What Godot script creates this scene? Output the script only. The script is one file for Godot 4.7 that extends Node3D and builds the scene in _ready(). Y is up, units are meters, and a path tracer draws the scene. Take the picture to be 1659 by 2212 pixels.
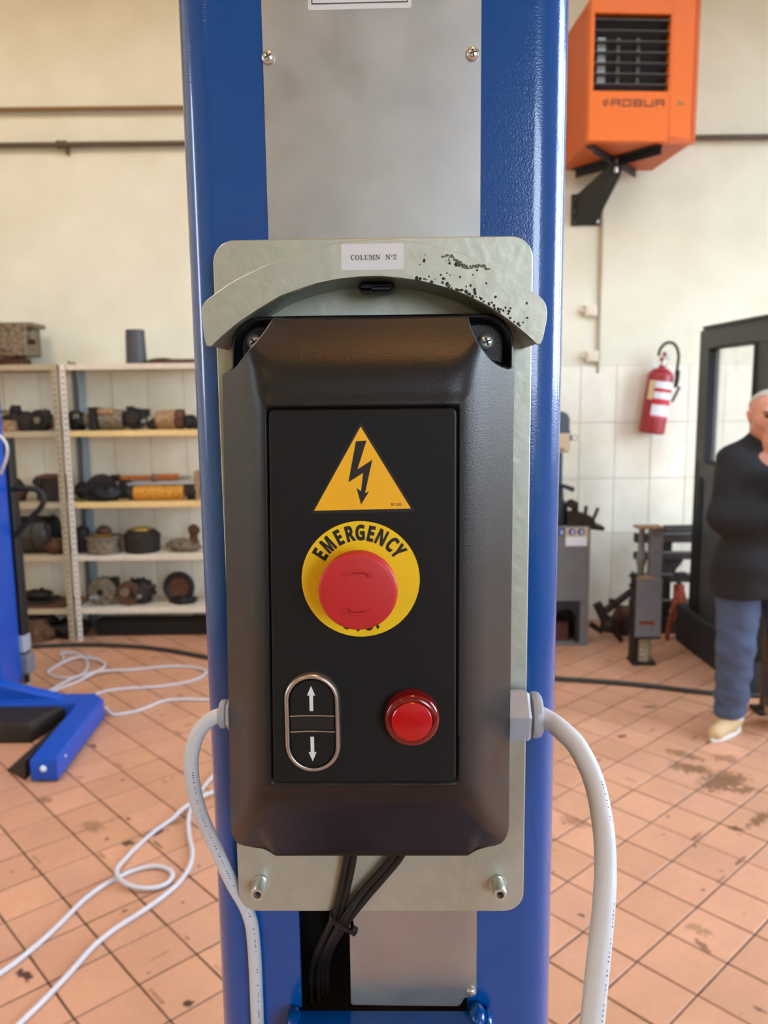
extends Node3D
# A lift column with its control box, close up, in a tiled workshop. Metres, y up; the camera looks along -z.
# The lift column stands almost square to the camera: FRAME is its own frame, with the middle of the emergency stop as origin.

const O := Vector3(-0.0123, 1.5861, -0.4040)
var FRAME := Transform3D(Basis(Vector3(0.99982, 0, 0.0192), Vector3(0, 1, 0), Vector3(-0.0192, 0, 0.99982)), O)
var M := {}
var rng := RandomNumberGenerator.new()
var used := {}

func _ready():
	# ---- camera
	var cam := Camera3D.new()
	cam.name = "camera"
	var pitch := deg_to_rad(8.4)
	var roll := deg_to_rad(0.65)
	var fw := Vector3(0, -sin(pitch), -cos(pitch))
	var r0 := Vector3(1, 0, 0)
	var u0 := r0.cross(fw)
	var right := r0 * cos(roll) - u0 * sin(roll)
	var up := u0 * cos(roll) + r0 * sin(roll)
	cam.transform = Transform3D(Basis(right, up, -fw), Vector3(0, 1.68, 0))
	cam.keep_aspect = Camera3D.KEEP_HEIGHT
	var att := CameraAttributesPhysical.new()
	att.frustum_focal_length = 12.0 / (2212.0 / 2.0 / 1750.0)
	att.exposure_aperture = 8.3
	att.frustum_focus_distance = 0.45
	cam.attributes = att
	cam.fov = rad_to_deg(2.0 * atan(2212.0 / 2.0 / 1750.0))
	add_child(cam)
	cam.current = true
	# ---- sky, exposure
	var sky := ProceduralSkyMaterial.new()
	sky.sky_top_color = Color(0.80, 0.89, 1.0)
	sky.sky_horizon_color = Color(0.91, 0.95, 1.0)
	sky.ground_horizon_color = Color(0.50, 0.55, 0.60)
	sky.ground_bottom_color = Color(0.34, 0.34, 0.34)
	var env := Environment.new()
	env.background_mode = Environment.BG_SKY
	env.sky = Sky.new()
	env.sky.sky_material = sky
	env.background_energy_multiplier = 14.5
	env.tonemap_mode = Environment.TONE_MAPPER_LINEAR
	env.tonemap_exposure = 1.04
	env.sdfgi_enabled = true
	env.ssao_enabled = true
	env.ssil_enabled = true
	var we := WorldEnvironment.new()
	we.name = "world"
	we.environment = env
	add_child(we)
	# ---- lamps: warm high-bay lamps under the ceiling, built by high_bay() with their lights
	var lamp_spots := [[Vector3(-2.3, 4.75, -2.7), 3.0, "warm hooded lamp hanging nearest the shelving", Color(1.0, 0.82, 0.58)], [Vector3(0.2, 4.75, 0.3), 1.9, "warm hooded lamp hanging above the lift column", Color(1.0, 0.72, 0.40)], [Vector3(-2.6, 4.75, 3.4), 2.0, "warm hooded lamp hanging behind the camera", Color(1.0, 0.82, 0.58)]]

	rng.seed = 7
	materials()
	room()
	for s in lamp_spots:
		high_bay(s[0], s[1], s[2], s[3])
	floor_tiles()
	wall_tiles()
	lift()
	bracket()
	control_box()
	near_cables()
	second_lift()
	floor_cables()
	wall_services()
	heater()
	extinguisher()
	shelving()
	shelf_parts()
	drill_press()
	press_stand()
	machine_cab()
	person()


# ---------------------------------------------------------------- naming and tagging
func thing(called: String, label: String, category: String, at := Transform3D(), group := "") -> Node3D:
	var o := Node3D.new()
	o.name = numbered(called)
	add_child(o)
	o.transform = at
	return tag(o, label, category, group)

func tag(o: Node3D, label: String, category: String, group := "") -> Node3D:
	o.set_meta("label", label)
	o.set_meta("category", category)
	o.set_meta("kind", "thing")
	if group != "":
		o.set_meta("group", group)
	return o

func numbered(called: String) -> String:
	var k: int = used.get(called, 0)
	used[called] = k + 1
	return called if k == 0 else "%s_%03d" % [called, k]

func part(parent: Node, called: String, mesh: Mesh, m: Material, at := Transform3D()) -> MeshInstance3D:
	var o := MeshInstance3D.new()
	o.name = called if parent != self else numbered(called)
	o.mesh = mesh
	o.material_override = m
	o.transform = at
	o.cast_shadow = GeometryInstance3D.SHADOW_CASTING_SETTING_ON
	parent.add_child(o, true)
	return o

func structure(called: String, mesh: Mesh, m: Material, at := Transform3D()) -> MeshInstance3D:
	var o := part(self, called, mesh, m, at)
	o.set_meta("kind", "structure")
	return o

static func mm(x: float, y: float, z: float) -> Vector3:
	return Vector3(x, y, z) * 0.001

static func shift(x: float, y: float, z: float) -> Transform3D:
	return Transform3D(Basis(), Vector3(x, y, z))


# ---------------------------------------------------------------- mesh building
class MB:
	var st := SurfaceTool.new()
	var g := 0
	func _init():
		st.begin(Mesh.PRIMITIVE_TRIANGLES)
	func flat():
		st.set_smooth_group(-1)
	func smooth():
		g += 1
		st.set_smooth_group(g)
	func tri(a: Vector3, b: Vector3, c: Vector3):
		st.add_vertex(a)
		st.add_vertex(c)
		st.add_vertex(b)
	func quad(a: Vector3, b: Vector3, c: Vector3, d: Vector3):
		tri(a, b, c)
		tri(a, c, d)
	func quad_out(a: Vector3, b: Vector3, c: Vector3, d: Vector3, centre: Vector3):
		if (b - a).cross(c - a).dot((a + b + c + d) * 0.25 - centre) >= 0.0:
			quad(a, b, c, d)
		else:
			quad(d, c, b, a)
	func tri_out(a: Vector3, b: Vector3, c: Vector3, centre: Vector3):
		if (b - a).cross(c - a).dot((a + b + c) / 3.0 - centre) >= 0.0:
			tri(a, b, c)
		else:
			tri(c, b, a)
	func done() -> ArrayMesh:
		st.generate_normals()
		return st.commit()

	func box(c: Vector3, s: Vector3, bevel := 0.0, xf := Transform3D()) -> MB:
		flat()
		var h := s * 0.5
		var b := minf(bevel, minf(h.x, minf(h.y, h.z)) * 0.9)
		var centre := xf * c
		for i in 3:
			var j := (i + 1) % 3
			var k := (i + 2) % 3
			for si in [-1, 1]:
				var q := []
				for e in [[-1, -1], [1, -1], [1, 1], [-1, 1]]:
					var v := Vector3.ZERO
					v[i] = h[i] * si
					v[j] = (h[j] - b) * e[0]
					v[k] = (h[k] - b) * e[1]
					q.append(xf * (c + v))
				quad_out(q[0], q[1], q[2], q[3], centre)
			if b > 0.0:
				for sj in [-1, 1]:
					for sk in [-1, 1]:
						var q := []
						for e in [[-1, 0], [1, 0], [1, 1], [-1, 1]]:
							var v := Vector3.ZERO
							v[i] = (h[i] - b) * e[0]
							v[j] = (h[j] - (b if e[1] == 1 else 0.0)) * sj
							v[k] = (h[k] - (b if e[1] == 0 else 0.0)) * sk
							q.append(xf * (c + v))
						quad_out(q[0], q[1], q[2], q[3], centre)
		if b > 0.0:
			for sx in [-1, 1]:
				for sy in [-1, 1]:
					for sz in [-1, 1]:
						var sg := Vector3(sx, sy, sz)
						tri_out(xf * (c + Vector3(h.x, h.y - b, h.z - b) * sg), xf * (c + Vector3(h.x - b, h.y, h.z - b) * sg), xf * (c + Vector3(h.x - b, h.y - b, h.z) * sg), centre)
		return self

	func tube(pts: Array, r: float, n := 10, radii := [], caps := true) -> MB:
		smooth()
		var rings := []
		var nn := Vector3.ZERO
		for i in pts.size():
			var t: Vector3 = ((pts[mini(i + 1, pts.size() - 1)] as Vector3) - (pts[maxi(i - 1, 0)] as Vector3)).normalized()
			if i == 0:
				nn = t.cross(Vector3(0.31, 0.93, 0.17)).normalized()
			else:
				nn = (nn - t * nn.dot(t)).normalized()
			var bb := t.cross(nn)
			var ring := PackedVector3Array()
			var rr: float = radii[i] if i < radii.size() else r
			for k in n:
				var a := TAU * k / n
				ring.append((pts[i] as Vector3) + (nn * cos(a) + bb * sin(a)) * rr)
			rings.append(ring)
		for i in rings.size() - 1:
			for k in n:
				var l := (k + 1) % n
				quad(rings[i][k], rings[i][l], rings[i + 1][l], rings[i + 1][k])
		if caps:
			flat()
			for k in range(1, n - 1):
				tri(rings[0][0], rings[0][k + 1], rings[0][k])
				var e: PackedVector3Array = rings[rings.size() - 1]
				tri(e[0], e[k], e[k + 1])
		return self

	# profile of (radius, height) round the local y axis, from the bottom of the axis outwards and up
	func lathe(profile: Array, n: int, xf := Transform3D(), faceted := false) -> MB:
		var last := Vector2.ZERO
		for i in profile.size() - 1:
			var p: Vector2 = profile[i]
			var q: Vector2 = profile[i + 1]
			var d := (q - p).normalized()
			if faceted:
				flat()
			elif i == 0 or d.dot(last) < 0.82:
				smooth()
			last = d
			for k in n:
				var a := TAU * k / n
				var b := TAU * ((k + 1) % n) / n
				var p0 := xf * Vector3(p.x * cos(a), p.y, p.x * sin(a))
				var p1 := xf * Vector3(q.x * cos(a), q.y, q.x * sin(a))
				var p2 := xf * Vector3(q.x * cos(b), q.y, q.x * sin(b))
				var p3 := xf * Vector3(p.x * cos(b), p.y, p.x * sin(b))
				if p.x < 1e-7:
					tri(p0, p1, p2)
				elif q.x < 1e-7:
					tri(p0, p1, p3)
				else:
					quad(p0, p1, p2, p3)
		return self

	# polygon (counter-clockwise in xy) pulled from z0 to z1, its front rim chamfered
	func extrude(poly: PackedVector2Array, z0: float, z1: float, bevel := 0.0, xf := Transform3D()) -> MB:
		var n := poly.size()
		var inner := PackedVector2Array()
		for i in n:
			var a := poly[(i + n - 1) % n]
			var b := poly[i]
			var c := poly[(i + 1) % n]
			var e1 := (b - a).normalized()
			var e2 := (c - b).normalized()
			var nrm := (Vector2(-e1.y, e1.x) + Vector2(-e2.y, e2.x)).normalized()
			inner.append(b + nrm * bevel)
		var idx := Geometry2D.triangulate_polygon(poly)
		flat()
		for t in range(0, idx.size(), 3):
			var a := inner[idx[t]]
			var b := inner[idx[t + 1]]
			var c := inner[idx[t + 2]]
			var ccw := (b - a).cross(c - a) > 0.0
			if not ccw:
				var w := b
				b = c
				c = w
			tri(xf * Vector3(a.x, a.y, z1), xf * Vector3(b.x, b.y, z1), xf * Vector3(c.x, c.y, z1))
			var ta := poly[idx[t]]
			var tb := poly[idx[t + (1 if ccw else 2)]]
			var tc := poly[idx[t + (2 if ccw else 1)]]
			tri(xf * Vector3(ta.x, ta.y, z0), xf * Vector3(tc.x, tc.y, z0), xf * Vector3(tb.x, tb.y, z0))
		var last := Vector2.ZERO
		for i in n:
			var j := (i + 1) % n
			var d := (poly[j] - poly[i]).normalized()
			if i == 0 or d.dot(last) < 0.85:
				smooth()
			last = d
			var zz := z1 - bevel
			quad(xf * Vector3(poly[i].x, poly[i].y, z0), xf * Vector3(poly[j].x, poly[j].y, z0), xf * Vector3(poly[j].x, poly[j].y, zz), xf * Vector3(poly[i].x, poly[i].y, zz))
			if bevel > 0.0:
				quad(xf * Vector3(poly[i].x, poly[i].y, zz), xf * Vector3(poly[j].x, poly[j].y, zz), xf * Vector3(inner[j].x, inner[j].y, z1), xf * Vector3(inner[i].x, inner[i].y, z1))
		return self

	# a lumpy ball
	func lump(c: Vector3, r: Vector3, noise: FastNoiseLite, amount: float, n := 20) -> MB:
		smooth()
		var rows := []
		for i in n / 2 + 1:
			var ph := PI * i / (n / 2) - PI / 2
			var row := PackedVector3Array()
			for k in n:
				var a := TAU * k / n
				var d := Vector3(cos(ph) * cos(a), sin(ph), cos(ph) * sin(a))
				var w := 1.0 + amount * noise.get_noise_3dv((c + d * 0.2) * 30.0)
				row.append(c + d * r * w)
			rows.append(row)
		for i in rows.size() - 1:
			for k in n:
				var l := (k + 1) % n
				quad(rows[i][k], rows[i + 1][k], rows[i + 1][l], rows[i][l])
		return self

static func rrect(x0: float, y0: float, x1: float, y1: float, r: float, seg := 6) -> PackedVector2Array:
	var out := PackedVector2Array()
	for c in [[x1 - r, y0 + r, -90], [x1 - r, y1 - r, 0], [x0 + r, y1 - r, 90], [x0 + r, y0 + r, 180]]:
		for k in seg + 1:
			var a := deg_to_rad(c[2] + 90.0 * k / seg)
			out.append(Vector2(c[0] + r * cos(a), c[1] + r * sin(a)))
	return out

static func spline(p: Array, sub: int) -> Array:
	var out := []
	for i in p.size() - 1:
		var a: Vector3 = p[maxi(i - 1, 0)]
		var b: Vector3 = p[i]
		var c: Vector3 = p[i + 1]
		var d: Vector3 = p[mini(i + 2, p.size() - 1)]
		for k in sub:
			out.append(b.cubic_interpolate(c, a, d, float(k) / sub))
	out.append(p[p.size() - 1])
	return out

static func lay(p: Array, y: float) -> Array:   # floor points (x, z) at height y
	var out := []
	for q in p:
		out.append(Vector3(q[0], y, q[1]))
	return out

static func axis(which: String, at: Vector3) -> Transform3D:   # turns a lathe's y axis to x, y or z
	if which == "x":
		return Transform3D(Basis(Vector3(0, 1, 0), Vector3(1, 0, 0), Vector3(0, 0, -1)), at)
	if which == "z":
		return Transform3D(Basis(Vector3(1, 0, 0), Vector3(0, 0, 1), Vector3(0, -1, 0)), at)
	return Transform3D(Basis(), at)

static func drum(r: float, y0: float, y1: float, c: float) -> Array:   # profile of a chamfered cylinder
	return [Vector2(0, y0), Vector2(r - c, y0), Vector2(r, y0 + c), Vector2(r, y1 - c), Vector2(r - c, y1), Vector2(0, y1)]

func letters(text: String, height: float, bold := true, font_name := "Droid Sans", embolden := 0.0) -> ArrayMesh:
	var f := SystemFont.new()
	f.font_names = PackedStringArray([font_name])
	f.font_weight = 700 if bold else 400
	var t := TextMesh.new()
	if embolden > 0.0:
		var v := FontVariation.new()
		v.base_font = f
		v.variation_embolden = embolden
		t.font = v
	else:
		t.font = f
	t.text = text
	t.font_size = 48
	t.pixel_size = 0.01
	t.depth = 0.01
	t.curve_step = 4.0
	var k := height / 0.3456
	var st := SurfaceTool.new()
	st.begin(Mesh.PRIMITIVE_TRIANGLES)
	st.append_from(t, 0, Transform3D(Basis.from_scale(Vector3(k, k, 0.008)), Vector3.ZERO))
	return st.commit()


# ---------------------------------------------------------------- materials
func noise(freq: float, sd: int, kind := FastNoiseLite.TYPE_SIMPLEX_SMOOTH, oct := 3) -> FastNoiseLite:
	var n := FastNoiseLite.new()
	n.noise_type = kind
	n.frequency = freq
	n.seed = sd
	n.fractal_octaves = oct
	return n

func tex(n: FastNoiseLite, size: int, ramp := [], bump := 0.0) -> NoiseTexture2D:
	var t := NoiseTexture2D.new()
	t.width = size
	t.height = size
	t.seamless = true
	t.noise = n
	if bump > 0.0:
		t.as_normal_map = true
		t.bump_strength = bump
	elif ramp.size() > 0:
		var g := Gradient.new()
		g.offsets = PackedFloat32Array(ramp[0])
		g.colors = PackedColorArray(ramp[1])
		t.color_ramp = g
	return t

func mat(c: Color, rough: float, metal := 0.0, o := {}) -> StandardMaterial3D:
	var m := StandardMaterial3D.new()
	m.albedo_color = c
	m.roughness = rough
	m.metallic = metal
	if o.has("spec"):
		m.metallic_specular = o.spec
	if o.has("tex") or o.has("bump") or o.has("rtex"):
		m.uv1_triplanar = true
		m.uv1_world_triplanar = o.get("world", false)
		var s: float = o.get("scale", 1.0)
		m.uv1_scale = Vector3(s, s, s)
		if o.has("tex"):
			m.albedo_texture = o.tex
		if o.has("rtex"):
			m.roughness_texture = o.rtex
			m.roughness_texture_channel = BaseMaterial3D.TEXTURE_CHANNEL_RED
		if o.has("bump"):
			m.normal_enabled = true
			m.normal_texture = o.bump
			m.normal_scale = o.get("depth", 1.0)
	if o.has("coat"):
		m.clearcoat_enabled = true
		m.clearcoat = o.coat
		m.clearcoat_roughness = o.get("coat_rough", 0.1)
	return m

func materials():
	var grain := tex(noise(0.055, 3, FastNoiseLite.TYPE_CELLULAR, 2), 512, [], 6.0)
	var peel := tex(noise(0.03, 5), 512, [], 5.0)
	var rough_cast := tex(noise(0.03, 9, FastNoiseLite.TYPE_SIMPLEX_SMOOTH, 5), 512, [], 9.0)
	var blotch := tex(noise(0.012, 11, FastNoiseLite.TYPE_SIMPLEX_SMOOTH, 4), 512, [[0.0, 0.5, 1.0], [Color(0.93, 0.93, 0.935), Color(0.97, 0.97, 0.97), Color(1, 1, 0.99)]])
	var zinc := tex(noise(0.02, 13, FastNoiseLite.TYPE_SIMPLEX_SMOOTH, 4), 512, [[0.0, 0.45, 0.6, 1.0], [Color(0.95, 0.965, 0.955), Color(0.97, 0.975, 0.965), Color(0.985, 0.985, 0.975), Color(1.0, 0.995, 0.985)]])
	var grime := tex(noise(0.018, 17, FastNoiseLite.TYPE_SIMPLEX_SMOOTH, 5), 512, [[0.0, 0.42, 0.55, 1.0], [Color(0.62, 0.57, 0.50), Color(0.82, 0.78, 0.72), Color(0.95, 0.93, 0.89), Color(1, 1, 1)]])
	var rust := tex(noise(0.02, 19, FastNoiseLite.TYPE_SIMPLEX_SMOOTH, 5), 512, [[0.0, 0.4, 0.6, 1.0], [Color(0.62, 0.54, 0.47), Color(0.78, 0.69, 0.60), Color(0.90, 0.83, 0.75), Color(1, 0.97, 0.93)]])
	var plaster := tex(noise(0.006, 23, FastNoiseLite.TYPE_SIMPLEX_SMOOTH, 5), 1024, [[0.0, 0.5, 1.0], [Color(0.955, 0.95, 0.93), Color(0.98, 0.978, 0.97), Color(1, 1, 1)]])
	var scratch := tex(noise(0.02, 29), 512, [[0.0, 0.5, 1.0], [Color(0.34, 0.34, 0.34), Color(0.42, 0.42, 0.42), Color(0.5, 0.5, 0.5)]])
	M.black_case = mat(Color(0.085, 0.085, 0.09), 0.40, 0.0, {"spec": 0.45, "bump": grain, "scale": 38.0, "depth": 0.30})
	M.panel = mat(Color(0.085, 0.09, 0.093), 0.6, 0.0, {"spec": 0.35})
	M.blue = mat(Color(0.0, 0.305, 0.62), 0.16, 0.0, {"spec": 0.5, "coat": 0.4, "coat_rough": 0.05, "bump": peel, "scale": 36.0, "depth": 0.22})
	M.blue_far = mat(Color(0.03, 0.29, 0.70), 0.35)
	M.sheet = mat(Color(0.73, 0.735, 0.725), 1.0, 0.75, {"tex": blotch, "rtex": scratch, "scale": 3.0})
	M.zinc = mat(Color(0.755, 0.77, 0.72), 0.46, 0.6, {"tex": zinc, "scale": 6.0, "bump": peel, "depth": 0.12})
	M.bolt_zinc = mat(Color(0.82, 0.84, 0.82), 0.28, 0.75)
	M.chrome = mat(Color(0.88, 0.88, 0.87), 0.24, 0.8)
	M.satin = mat(Color(0.74, 0.72, 0.70), 0.32, 0.9)
	M.recess = mat(Color(0.05, 0.05, 0.05), 0.6)
	M.black = mat(Color(0.06, 0.06, 0.065), 0.5)
	M.slot_black = mat(Color(0.03, 0.03, 0.033), 0.8)
	M.yellow = mat(Color(0.97, 0.74, 0.06), 0.45)
	M.yellow_disc = mat(Color(0.95, 0.82, 0.05), 0.4)
	M.ink = mat(Color(0.07, 0.055, 0.05), 0.5)
	M.faint_ink = mat(Color(0.42, 0.43, 0.44), 0.6)
	M.grey_ink = mat(Color(0.30, 0.31, 0.33), 0.6)
	M.red = mat(Color(0.76, 0.15, 0.16), 0.45)
	M.red_lens = mat(Color(0.45, 0.015, 0.04), 0.10, 0.0, {"coat": 0.6, "coat_rough": 0.05})
	M.red_lens_core = mat(Color(0.74, 0.05, 0.07), 0.25, 0.0, {"coat": 0.5, "coat_rough": 0.08})
	M.white_print = mat(Color(0.86, 0.90, 0.92), 0.5)
	M.label = mat(Color(0.88, 0.90, 0.92), 0.5)
	M.cable = mat(Color(0.80, 0.82, 0.84), 0.42)
	M.gland = mat(Color(0.64, 0.67, 0.71), 0.35)
	M.stain = mat(Color(0.15, 0.15, 0.13), 0.7)
	M.stain_grey = mat(Color(0.40, 0.41, 0.37), 0.7)
	M.rubber = mat(Color(0.05, 0.05, 0.05), 0.55)
	M.white_cable = mat(Color(0.79, 0.78, 0.79), 0.45)
	M.hose = mat(Color(0.17, 0.16, 0.14), 0.6)
	M.plaster = mat(Color(0.905, 0.895, 0.81), 0.85, 0.0, {"tex": plaster, "scale": 0.35, "world": true})
	M.ceiling = mat(Color(0.80, 0.79, 0.76), 0.9)
	M.concrete = mat(Color(0.50, 0.42, 0.36), 0.9)
	M.wall_joint = mat(Color(0.58, 0.56, 0.52), 0.9)
	M.wall_tile = []
	for c in [Color(0.94, 0.92, 0.84), Color(0.93, 0.91, 0.83), Color(0.95, 0.93, 0.855)]:
		M.wall_tile.append(mat(c, 0.30, 0.0, {"tex": plaster, "scale": 0.8, "world": true}))
	M.joint = mat(Color(0.36, 0.26, 0.19), 0.95, 0.0, {"tex": grime, "scale": 2.0, "world": true})
	var ft := floor_dirt()
	M.floor_tile = []
	for c in [Color(0.83, 0.605, 0.465), Color(0.81, 0.59, 0.45), Color(0.85, 0.62, 0.48), Color(0.82, 0.60, 0.47)]:
		M.floor_tile.append(mat(c, 0.5, 0.0, {"tex": ft, "scale": 1.0 / 4.8, "world": true}))
	M.orange = mat(Color(0.90, 0.43, 0.06), 0.42)
	M.orange_trim = mat(Color(0.78, 0.36, 0.10), 0.5)
	M.brown_ink = mat(Color(0.36, 0.19, 0.10), 0.6)
	M.green_ink = mat(Color(0.45, 0.42, 0.10), 0.6)
	M.dark_inside = mat(Color(0.09, 0.085, 0.08), 0.8)
	M.slat = mat(Color(0.36, 0.35, 0.33), 0.5, 0.4)
	M.vane = mat(Color(0.60, 0.63, 0.63), 0.4, 0.5)
	M.arm = mat(Color(0.11, 0.115, 0.12), 0.5)
	M.pipe_brown = mat(Color(0.50, 0.38, 0.22), 0.5)
	M.pipe_dark = mat(Color(0.33, 0.29, 0.21), 0.55)
	M.conduit = mat(Color(0.68, 0.62, 0.50), 0.6)
	M.ivory = mat(Color(0.87, 0.83, 0.74), 0.5)
	M.fire_red = mat(Color(0.60, 0.13, 0.16), 0.35)
	M.shelf_white = mat(Color(0.88, 0.83, 0.74), 0.55, 0.0, {"tex": blotch, "scale": 2.0})
	M.shelf_cream = mat(Color(0.92, 0.79, 0.52), 0.55, 0.0, {"tex": blotch, "scale": 2.0})
	M.post_white = mat(Color(0.88, 0.84, 0.77), 0.55)
	M.post_back = mat(Color(0.62, 0.68, 0.70), 0.5, 0.3)
	M.hole = mat(Color(0.14, 0.12, 0.10), 0.9)
	M.oily = mat(Color(0.16, 0.14, 0.12), 0.55, 0.2, {"tex": grime, "bump": rough_cast, "scale": 3.0})
	M.oily_black = mat(Color(0.10, 0.095, 0.09), 0.5, 0.2, {"tex": grime, "bump": rough_cast, "scale": 3.0})
	M.rusty = mat(Color(0.42, 0.30, 0.22), 0.75, 0.1, {"tex": rust, "bump": rough_cast, "scale": 3.0})
	M.alloy = mat(Color(0.55, 0.51, 0.44), 0.5, 0.35, {"tex": grime, "bump": rough_cast, "scale": 3.0})
	M.tan = mat(Color(0.68, 0.56, 0.42), 0.6, 0.0, {"tex": grime, "scale": 3.0})
	M.brass = mat(Color(0.78, 0.62, 0.28), 0.28, 0.8)
	M.yellow_paint = mat(Color(0.90, 0.68, 0.22), 0.5, 0.0, {"tex": rust, "scale": 3.0})
	M.orange_paint = mat(Color(0.86, 0.53, 0.26), 0.5, 0.0, {"tex": rust, "scale": 3.0})
	M.bare_steel = mat(Color(0.60, 0.62, 0.63), 0.35, 0.7)
	M.grey_machine = mat(Color(0.44, 0.44, 0.44), 0.5, 0.0, {"tex": blotch, "scale": 1.2})
	M.grey_stand = mat(Color(0.47, 0.48, 0.51), 0.5, 0.0, {"tex": blotch, "scale": 1.6})
	M.blue_grey = mat(Color(0.25, 0.31, 0.36), 0.45)
	M.sleeve = mat(Color(0.29, 0.29, 0.31), 0.5, 0.2)
	M.tank = mat(Color(0.22, 0.21, 0.20), 0.4, 0.2)
	M.beige = mat(Color(0.78, 0.70, 0.56), 0.5)
	M.dark_steel = mat(Color(0.19, 0.17, 0.15), 0.6, 0.2, {"tex": rust, "scale": 2.0})
	M.concrete_foot = mat(Color(0.72, 0.70, 0.64), 0.8, 0.0, {"tex": grime, "scale": 4.0})
	M.cab_paint = mat(Color(0.20, 0.20, 0.20), 0.45)
	M.cab_rubber = mat(Color(0.10, 0.11, 0.13), 0.6)
	M.jack_orange = mat(Color(0.62, 0.27, 0.12), 0.6, 0.0, {"tex": rust, "scale": 3.0})
	M.skin = mat(Color(0.80, 0.56, 0.45), 0.5)
	M.hair = mat(Color(0.74, 0.69, 0.64), 0.8)
	M.jacket = mat(Color(0.085, 0.085, 0.09), 0.85)
	M.jeans = mat(Color(0.28, 0.33, 0.43), 0.85, 0.0, {"tex": blotch, "scale": 8.0})
	M.shoe = mat(Color(0.78, 0.66, 0.48), 0.7)
	M.sole = mat(Color(0.84, 0.82, 0.76), 0.7)
	M.sock = mat(Color(0.80, 0.82, 0.86), 0.8)
	M.eye = mat(Color(0.10, 0.08, 0.07), 0.3)
	M.brow = mat(Color(0.40, 0.33, 0.28), 0.9)
	M.glass = mat(Color(0.92, 0.97, 0.97, 0.10), 0.03)
	M.glass.transparency = BaseMaterial3D.TRANSPARENCY_ALPHA

# the dirt trodden into the tiled floor: mottling, oil patches and crumbs, one pattern 4.8 m a side, laid flat over the tiles
func floor_dirt() -> ImageTexture:
	var n := 1024
	var im := Image.create(n, n, false, Image.FORMAT_RGB8)
	var big := noise(0.012, 41, FastNoiseLite.TYPE_SIMPLEX_SMOOTH, 4)
	var fine := noise(0.11, 43, FastNoiseLite.TYPE_SIMPLEX_SMOOTH, 2)
	for y in n:
		for x in n:
			var v := 0.955 + 0.045 * big.get_noise_2d(x, y) + 0.02 * fine.get_noise_2d(x, y)
			im.set_pixel(x, y, Color(v, v, v * (0.995 + 0.02 * big.get_noise_2d(y, x))))
	var r := RandomNumberGenerator.new()
	r.seed = 5
	var wob := noise(0.16, 47, FastNoiseLite.TYPE_SIMPLEX_SMOOTH, 3)
	var oil := Color(0.56, 0.54, 0.46)
	var soot := Color(0.30, 0.26, 0.22)
	# x, z, half length, half width, turn, strength
	var spots := [[1.36, -3.42, 0.09, 0.05, 0.3, 0.75], [1.45, -3.30, 0.13, 0.07, -0.5, 0.8], [1.50, -3.22, 0.06, 0.03, 0.0, 0.7], [1.38, -3.56, 0.09, 0.035, 0.7, 0.65], [1.56, -3.52, 0.06, 0.04, 0.2, 0.5], [1.47, -2.99, 0.09, 0.025, -0.7, 0.75], [1.34, -2.92, 0.03, 0.02, 0.0, 0.7], [1.62, -3.1, 0.05, 0.03, 0.5, 0.5], [0.74, -2.98, 0.06, 0.03, 0.7, 0.5], [1.15, -3.77, 0.03, 0.02, 0.0, 0.7], [1.41, -4.14, 0.04, 0.02, 0.0, 0.6], [-0.90, -2.93, 0.04, 0.022, -0.6, 0.8], [-0.99, -2.86, 0.025, 0.02, 0.0, 0.8], [-0.86, -3.0, 0.05, 0.02, -0.3, 0.6], [-1.07, -2.16, 0.035, 0.014, 0.6, 0.95], [-0.57, -2.04, 0.016, 0.014, 0.0, 0.95], [-1.17, -2.99, 0.06, 0.03, 0.6, 0.45]]
	for k in 260:
		spots.append([r.randf_range(0, 4.8), r.randf_range(0, 4.8), r.randf_range(0.003, 0.012), r.randf_range(0.003, 0.009), r.randf() * TAU, r.randf_range(0.3, 0.85)])
	for k in 26:
		spots.append([r.randf_range(0, 4.8), r.randf_range(0, 4.8), r.randf_range(0.02, 0.06), r.randf_range(0.012, 0.03), r.randf() * TAU, r.randf_range(0.25, 0.5)])
	# dirt caught along the joints
	var th := deg_to_rad(42.6)
	for k in 150:
		var along := r.randf_range(0, 4.8)
		var i := r.randi_range(-20, 20)
		var a := Vector2(cos(th), -sin(th))
		var b := Vector2(sin(th), cos(th))
		var first := r.randf() < 0.5
		var p := Vector2(1.011, -2.437) + (a * i * 0.187 + b * along if first else b * i * 0.187 + a * along)
		spots.append([p.x, p.y, r.randf_range(0.01, 0.05), r.randf_range(0.004, 0.010), -th + (PI / 2 if first else 0.0), r.randf_range(0.35, 0.75)])
	var s := n / 4.8
	for q in spots:
		var cx: float = q[0] * s
		var cy: float = q[1] * s
		var l: float = maxf(q[2] * s, 1.0)
		var w: float = maxf(q[3] * s, 1.0)
		var ca := cos(q[4])
		var sa := sin(q[4])
		var reach := int(l * 1.8) + 2
		var ink: Color = oil if q[2] > 0.04 else soot
		for dy in range(-reach, reach + 1):
			for dx in range(-reach, reach + 1):
				var u := (dx * ca + dy * sa) / l
				var v := (-dx * sa + dy * ca) / w
				var d := sqrt(u * u + v * v) + 0.75 * wob.get_noise_2d(cx + dx, cy + dy)
				if d < 1.05:
					var px := posmod(int(cx) + dx, n)
					var py := posmod(int(cy) + dy, n)
					var k: float = q[5] * (1.0 - smoothstep(0.75, 1.05, d))
					im.set_pixel(px, py, im.get_pixel(px, py).lerp(ink, k))
	return ImageTexture.create_from_image(im)


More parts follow.
